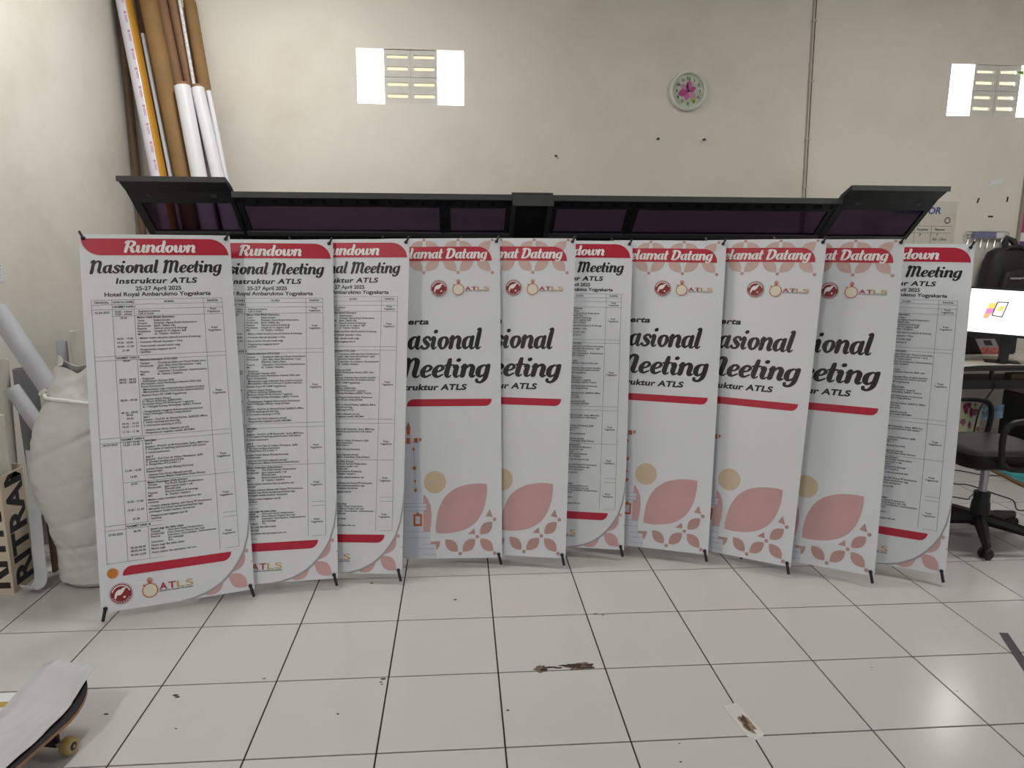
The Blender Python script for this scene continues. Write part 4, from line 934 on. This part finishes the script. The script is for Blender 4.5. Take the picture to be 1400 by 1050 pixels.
# ------------------------------------------------------------------ white sack
SK = V((-1.828, .10, 0))
sk = thing('woven_sack', 'full white woven sack standing beside the first banner', 'sack', SK)
prof = [(.0, 0), (.14, .003), (.172, .03), (.170, .09), (.163, .14), (.170, .20), (.202, .31), (.222, .42), (.232, .52), (.232, .60), (.224, .67), (.208, .74), (.178, .82), (.150, .87), (.128, .905)]
def sackr(z):
    for (r0, z0), (r1, z1) in zip(prof, prof[1:]):
        if z <= z1: t = (z-z0)/(z1-z0+1e-9); return r0+(r1-r0)*t
    return prof[-1][0]
def sack(u, v):
    a = 2*math.pi*u; z = .905*v
    r = sackr(z) if v > 0 else .0
    p = V((math.cos(a), math.sin(a), 0))
    nz_ = noise.noise(V((p.x*1.2, p.y*1.2, z*5)))*.010+noise.noise(V((p.x*2.2+z*2, p.y*2.2, z*26+p.x*5)))*.0055-abs(noise.noise(V((p.x*1.6+3, p.y*1.6, z*13-p.x*4))))*.012 if z > .02 else 0
    for zc, am, tl, ac in ((.205, .010, .03, -1.3), (.335, .008, .05, -1.0), (.69, .013, .10, -.9), (.52, .005, .06, -1.6), (.10, .006, .04, -1.8)):
        nz_ -= am*math.exp(-((z-zc-tl*p.x)/.011)**2)*max(0, .35+.65*math.cos(a-ac))
    lean_ = -.02*math.sin(z*3)
    return SK+V((p.x*(r+nz_)+lean_+.02*z, p.y*(r+nz_)*.86, z))
MB().grid(sack, 72, 90).build('sack_body', m_sack, sk, smooth=True)
def hem(v): return [SK+V((math.cos(2*math.pi*k/36)*.152+.002, math.sin(2*math.pi*k/36)*.128, .872+.006*math.sin(2*math.pi*k/36*3)-.022*math.cos(2*math.pi*k/36))) for k in range(36)]
MB().tube(hem(0), .008, 8, closed=True).build('tied_hem', mat('shiny_white_hem', (.72, .72, .70), .3), sk, smooth=True)
def neck(u, v):
    a = 2*math.pi*u; r = .136-.035*v+.022*math.sin(5*a+1)*v+.012*noise.noise(V((math.cos(a)*3, math.sin(a)*3, v*6)))
    return SK+V((math.cos(a)*r-.01+.02*v, math.sin(a)*r*(.8-.35*v), .875+(.145+.025*math.sin(2*a+2)+.012*math.sin(5*a))*v))
MB().grid(neck, 48, 10).build('open_top', m_sack, sk, smooth=True, solid=.003)
MB().obox(SK+V((-.155, -.03, .897)), V((.014, 0, .012)), V((0, .01, 0)), V((-.006, 0, .008))).build('knot', m_sack, sk, bevel=.004)
# dark bits behind sack and curled strip
cs_ = [(-2.105, .19, .60), (-2.085, .15, .45), (-2.055, .10, .28), (-2.030, .05, .14), (-2.022, .035, .075), (-2.025, .028, .035), (-2.03, .0, .022), (-2.035, -.035, .030), (-2.04, -.052, .055)]
cs_ = [p for p in spline([(a, b, c) for a, b, c in cs_], 4)]
solo('curled_plastic_strip', MB().grid(lambda u, v: (lambda p: (p[0]-.054+.066*u, p[1]-.03+(.03 if p[2] > .35 else 0)-.02*u, max(.004, p[2])))(cs_[min(len(cs_)-1, int(round(v*(len(cs_)-1))))]), 4, len(cs_)-1), mat('translucent_white_strip', (.60, .62, .66), .35), 'curled white plastic strip between the lettered box and the sack', 'strip', smooth=True, solid=.002)

# ------------------------------------------------------------------ lettered carton with offcuts
bxp = V((-2.137, -.054, 0)); BWd, BDp, BHt = .172, .167, .545
cx_ = thing('lettered_carton', 'cut kraft carton with big black letters at the left edge', 'carton', bxp+V((-BWd/2, BDp/2, 0)))
t_ = .004; mb = MB(); x0, x1, y0, y1 = bxp.x-BWd, bxp.x, bxp.y, bxp.y+BDp
mb.box(x0, x1, y0, y1, 0, .005); mb.box(x1-t_, x1, y0, y1, .005, BHt); mb.box(x0, x0+t_, y0, y1, .005, BHt); mb.box(x0+t_, x1-t_, y0, y0+t_, .005, BHt-.005); mb.box(x0+t_, x1-t_, y1-t_, y1, .005, BHt+.015)
mb.build('carton_wall', m_box, cx_)
def side_letters(s, nm, face):
    f = fit(txt(s, 1, .035), .028, 0, .735, .165)   # run along z, letter height across
    bm = bmesh.new(); bv = []
    for a, b in f[0]:
        h = -b   # letter height
        p = (x1+.0008, y0+.145-h, a) if face == 'r' else (x0+.155-h, y0-.0008, a)
        bv.append(bm.verts.new(p))
    for q in f[1]:
        try: bm.faces.new([bv[i] for i in q])
        except ValueError: pass
    bmesh.ops.bisect_plane(bm, geom=bm.verts[:]+bm.edges[:]+bm.faces[:], plane_co=(0, 0, BHt-.006), plane_no=(0, 0, 1), clear_outer=True)
    inv = wm(cx_).inverted()
    for v in bm.verts: v.co = inv @ v.co
    me = bpy.data.meshes.new(nm); bm.to_mesh(me); bm.free(); me.materials.append(m_ink); link(nm, me, cx_)
side_letters('RITRAMA', 'black_lettering', 'r'); side_letters('RITRAMA', 'black_lettering', 'f')
m_off = mat('cream_offcut', (.62, .60, .54), .6); m_offw = mat('white_offcut', (.62, .64, .70), .55)
def offcut(x, y, w_, top, m, lab, tilt=0, th=.006, d=.03):
    solo('vinyl_offcut', MB().prism([(x, y, .012), (x+w_, y+d, .012), (x+w_+tilt, y+d, top), (x+tilt, y, top+.012)], (-.002, th, 0)), m, lab, 'offcut', 'offcuts standing in the lettered carton')
offcut(x0+.02, y0+.012, .06, .83, m_offw, 'bluish white offcut standing in the carton at the photo edge', .0)
offcut(x0+.085, y0+.03, .03, .70, m_off, 'low cream offcut in the middle of the carton', 0, .012)
offcut(x0+.122, y0+.075, .036, .80, m_off, 'tall cream offcut at the right side of the carton', .0, .014)
offcut(x0+.02, y0+.08, .06, 1.05, m_groll, 'tall pale grey offcut rising at the far left of the carton', -.02)
# rolls leaning behind the sack
def lroll(a, b, r, m, lab, zt=0):
    a, b = V(a), V(b); d = b-a; foot = a+d*((zt-a.z)/d.z); foot -= d.normalized()*.024
    o = thing('paper_roll', lab, 'roll', foot, group='rolls leaning behind the sack')
    MB().pipe(foot, a, r, r*.8).build('roll_wall', m, o, smooth=True)
lroll((-2.36, .43, 1.245), (-2.142, .43, .82), .046, m_groll, 'long pale grey roll slanting from the left edge behind the sack')
lroll((-2.285, .35, .868), (-2.185, .35, .685), .036, m_groll, 'short pale grey roll slanting below the long one, left of the sack', .02)
lroll((-2.335, .55, .93), (-2.325, .55, .4), .05, mat('dark_grey_roll', (.22, .22, .24), .6), 'dark grey upright roll behind the short slanted roll')
lroll((-2.42, .52, .98), (-2.43, .50, .4), .03, m_off, 'cream slim upright roll at the photo edge behind the slanted rolls')
lroll((-2.085, .64, 1.11), (-2.07, .62, .5), .055, m_off, 'cream upright roll behind the sack top, next to the first banner')
lroll((-2.178, .62, 1.06), (-2.173, .62, .5), .026, m_groll, 'slim grey upright roll left of the cream roll behind the sack')
lroll((-2.29, .72, .80), (-2.28, .72, .3), .05, m_groll, 'low pale grey roll standing behind the short slanted roll')
solo('wooden_batten', MB().box(-2.09, -2.075, .16, .19, 0, .42), m_dkbrown, 'dark brown batten standing behind the curled strip', 'batten')

# sticker on left wall
stk = thing('wall_sticker', 'small white sticker with red print on the left wall at the photo edge', 'sticker', (WALL_X, .84, 1.33))
MB().box(WALL_X+.0005, WALL_X+.002, .72, .897, 1.345, 1.455).build('sticker_sheet', m_page, stk)
for i, z in enumerate((1.435, 1.415, 1.386, 1.37, 1.358)):
    MB().box(WALL_X+.002, WALL_X+.0026, .75, .885-.006*i, z-.003, z+.003).build('print_line', (m_line, m_red)[i > 1], stk)

# ------------------------------------------------------------------ skateboard with film over it
bd = V((.20, .98, 0)).normalized(); bs = V((bd.y, -bd.x, 0))   # nose direction, right-hand side
NT = V((-1.395, -.965, 0))   # nose tip on the floor plan
sb = thing('skateboard', 'skateboard with black grip and wooden edge under a white film sheet', 'skateboard', NT-bd*.40)
def deck_z(s):   # s distance behind the nose tip
    L_ = .80; k = .16
    if s < k: return .098+.052*((k-s)/k)**1.4
    if s > L_-k: return .098+.052*((s-L_+k)/k)**1.4
    return .098
def half_w(s, L_=.80):
    k = .14; t = min(s, L_-s)
    return .102*(1-(1-min(1, t/k))**2.2)**.5 if t < k else .102
def deck(z_off0, z_off1):
    ss = [0, .002, .006, .012, .022, .035, .05, .07, .09, .12, .16, .2, .3, .4, .5, .6, .64, .68, .71, .73, .75, .765, .778, .788, .794, .798, .80]
    mb = MB(); vs = []
    for s in ss:
        for j in range(7):
            q = (j/3-1); hw = half_w(s)
            for zo in (z_off0, z_off1):
                p = NT-bd*s+bs*(q*hw); vs.append((p.x, p.y, deck_z(s)+zo+.008*q*q))
    n = 14; fs = []
    for i in range(len(ss)-1):
        for j in range(6):
            a = i*n+2*j
            fs += [(a, a+2, a+n+2, a+n), (a+1, a+n+1, a+n+3, a+3)]
        fs += [(i*n, i*n+n, i*n+n+1, i*n+1), (i*n+12, i*n+13, i*n+n+13, i*n+n+12)]
    return mb.add(vs, fs)
deck(0, .011).build('deck', mat('maple_ply', (.33, .17, .07), .45, var=.2, scale=25), sb, smooth=True)
deck(.0111, .0122).build('grip_tape', mat('grip_tape', (.022, .021, .024), .95, bump=.4, scale=300), sb, smooth=True)
for s in (.158, .615):
    c = NT-bd*s
    tr = MB().obox(c+V((0, 0, .086)), bd*.035, bs*.027, V((0, 0, .010))).build('truck', m_blk, sb, bevel=.003)
    MB().tube([c+bs*-.095+V((0, 0, .030)), c+bs*.095+V((0, 0, .030))], .008, 8).build('axle', m_steel, tr)
    MB().obox(c+V((0, 0, .050)), bd*.012, bs*.055, V((0, 0, .030))).build('hanger', m_blk, tr, bevel=.006)
    for q in (-1, 1):
        wl = MB().lathe([(.012, -.017), (.022, -.017), (.027, -.011), (.0275, 0), (.027, .011), (.022, .017), (.012, .016)], c+bs*q*.088+V((0, 0, .0285)), 24, bs).build('wheel', mat('yellowed_urethane', (.42, .31, .12), .4), sb, smooth=True)
        MB().lathe([(.0125, -.0175), (.0125, .0175)], c+bs*q*.088+V((0, 0, .0285)), 16, bs).build('bearing', m_blk, wl)
        MB().lathe([(.005, -.019), (.005, .0195)], c+bs*q*.088+V((0, 0, .0285)), 8, bs).build('axle_nut', m_steel, wl)
# film sheet draped over the deck
def film(u, v):   # u across (0 right edge .. 1 left), v from behind the nose toward the viewer
    s = -.035+.72*v
    lat = .060+.035*min(1, v*2.2)-.012*math.sin(3.0*v)-(.20+.42*v*v)*u
    p = NT-bd*s+bs*lat
    q = min(1, abs(lat)/.102); zb = deck_z(max(0, s))+.0135+.008*q*q
    over = max(0, -lat-.095)
    z = zb+.007 if over == 0 else max(.020, zb+.007-over*.34)
    if s < .10: z += .004*max(0, 1-over*8)
    z += .0022*noise.noise(V((u*9, v*11, 0)))+.0022*math.sin(26*v+4*u)*(1 if v < .4 else .15)
    return (p.x, p.y, z)
solo('white_film_sheet', MB().grid(film, 34, 60), mat('glossy_white_vinyl', (.52, .53, .55), .20, var=.02), 'glossy white film sheet draped over the skateboard', 'film sheet', smooth=True, solid=.0012)
st2 = thing('printed_film_sheet', 'white printed film with a yellow stripe lying left of the skateboard', 'film sheet', (-1.80, -1.0, 0))
def low(u, v): return .004+.010*math.sin(3*u+v)**2*u*(1-u)*4
MB().grid(lambda u, v: (-2.20+.64*u, -1.20+.385*v, low(u, v)), 10, 8).build('film', m_page, st2, smooth=True, solid=.002)
MB().grid(lambda u, v: (-2.20+.60*u, -.895+.028*v, low(u*.94, .80)+.002), 10, 2).build('yellow_stripe', mat('yellow_ochre_ink', (.45, .33, .07), .4), st2, smooth=True, solid=.001)
MB().grid(lambda u, v: (-2.20+.60*u, -.995+.022*v, low(u*.94, .55)+.002), 10, 2).build('orange_stripe', m_orange, st2, smooth=True, solid=.001)

# steel ruler at the right edge
rl = thing('steel_ruler', 'steel ruler lying on the tiles at the right edge of the photo', 'ruler', (1.98, -.9, 0))
MB().prism([(2.063, -.660, .0006), (2.098, -.664, .0006), (1.889, -1.166, .0006), (1.856, -1.152, .0006)], (0, 0, .0015)).build('blade', mat('dull_steel', (.11, .11, .115), .4, metal=.6), rl)

# ------------------------------------------------------------------ chips and stains on the floor
m_chip = mat('chipped_glaze', (.045, .03, .022), .9, var=.5, scale=120)
m_chip2 = mat('chipped_brown', (.15, .11, .085), .9, var=.4, scale=90)
def blob(cx, cy, rx, ry, m, n=14, ang=0, lift=.0004, nm='chip'):
    ca, sa = math.cos(R(ang)), math.sin(R(ang)); pts = []
    for k in range(n):
        a = 2*math.pi*k/n; r = .55+.45*random.random(); x, y = rx*r*math.cos(a), ry*r*math.sin(a)
        pts.append((cx+x*ca-y*sa, cy+x*sa+y*ca, lift))
    MB().prism(pts, (0, 0, .0002)).build(nm, m, floor, local=True)
for dx, dy, rx, ry, m in ((-.085, 0, .034, .030, m_chip2), (-.075, -.008, .02, .012, m_chip), (-.05, .006, .03, .007, m_chip), (-.02, .0, .02, .006, m_chip), (.015, .012, .03, .008, m_chip), (.035, .010, .045, .018, m_chip), (.06, .004, .065, .030, m_chip2), (.085, -.006, .04, .008, m_chip), (.10, .012, .02, .010, m_chip), (.0, .015, .02, .005, m_chip)):
    blob(.244+dx, -.785+dy, rx, ry, m, 22, lift=(.0003 if m is m_chip2 else .0006)+.0001*random.random())
for x, y, r in ((-.418, -.812, .012), (-.425, -.83, .008), (-.42, -.845, .006), (-.55, -.05, .012), (-.16, -.235, .012), (-1.13, -.86, .012), (-1.12, -.87, .010), (-1.32, -.95, .010), (.44, -.40, .012), (.47, -.41, .008), (1.0, -1.2, .005), (-.55, -1.0, .008), (.02, -1.02, .008), (-1.06, -1.04, .006), (-.85, -.78, .008), (1.4, -.86, .005), (.55, -1.22, .005), (.53, -1.3, .007), (1.62, -1.02, .005)):
    blob(x, y, r, r*.6, m_chip, 8)
tp_ = thing('tape_strip', 'clear torn tape strip stuck over a chipped tile joint', 'tape', (.80, -1.12, 0))
tv = V((.15, -.989, 0)); tn_ = V((-tv.y, tv.x, 0)); c = V((.796, -1.125, .0005))
MB().prism([c-tv*.090+tn_*.028, c-tv*.085-tn_*.026, c+tv*.07-tn_*.030, c+tv*.095-tn_*.012, c+tv*.085+tn_*.02, c+tv*.075+tn_*.030], (0, 0, .0005)).build('tape_film', mat('cloudy_tape', (.62, .61, .60), .3), tp_)
def fleck(cx, cy, rx, ry, m, z):
    pts = []
    for k in range(14):
        r = .5+.5*random.random(); a = 2*math.pi*k/14; q = c+tv*(cx+rx*r*math.cos(a))+tn_*(cy+ry*r*math.sin(a)); pts.append((q.x, q.y, z))
    MB().prism(pts, (0, 0, .0002)).build('rust_fleck', m, tp_)
m_rust = mat('rust_fleck', (.10, .055, .035), .9, var=.4, scale=90); m_rust2 = mat('pale_rust_fleck', (.26, .19, .14), .9, var=.3, scale=90)
fleck(.02, .004, .055, .024, m_rust2, .0011); fleck(.0, .006, .030, .014, m_rust, .0013); fleck(.035, -.004, .026, .010, m_rust, .0014); fleck(-.02, .012, .014, .006, m_rust, .0013)
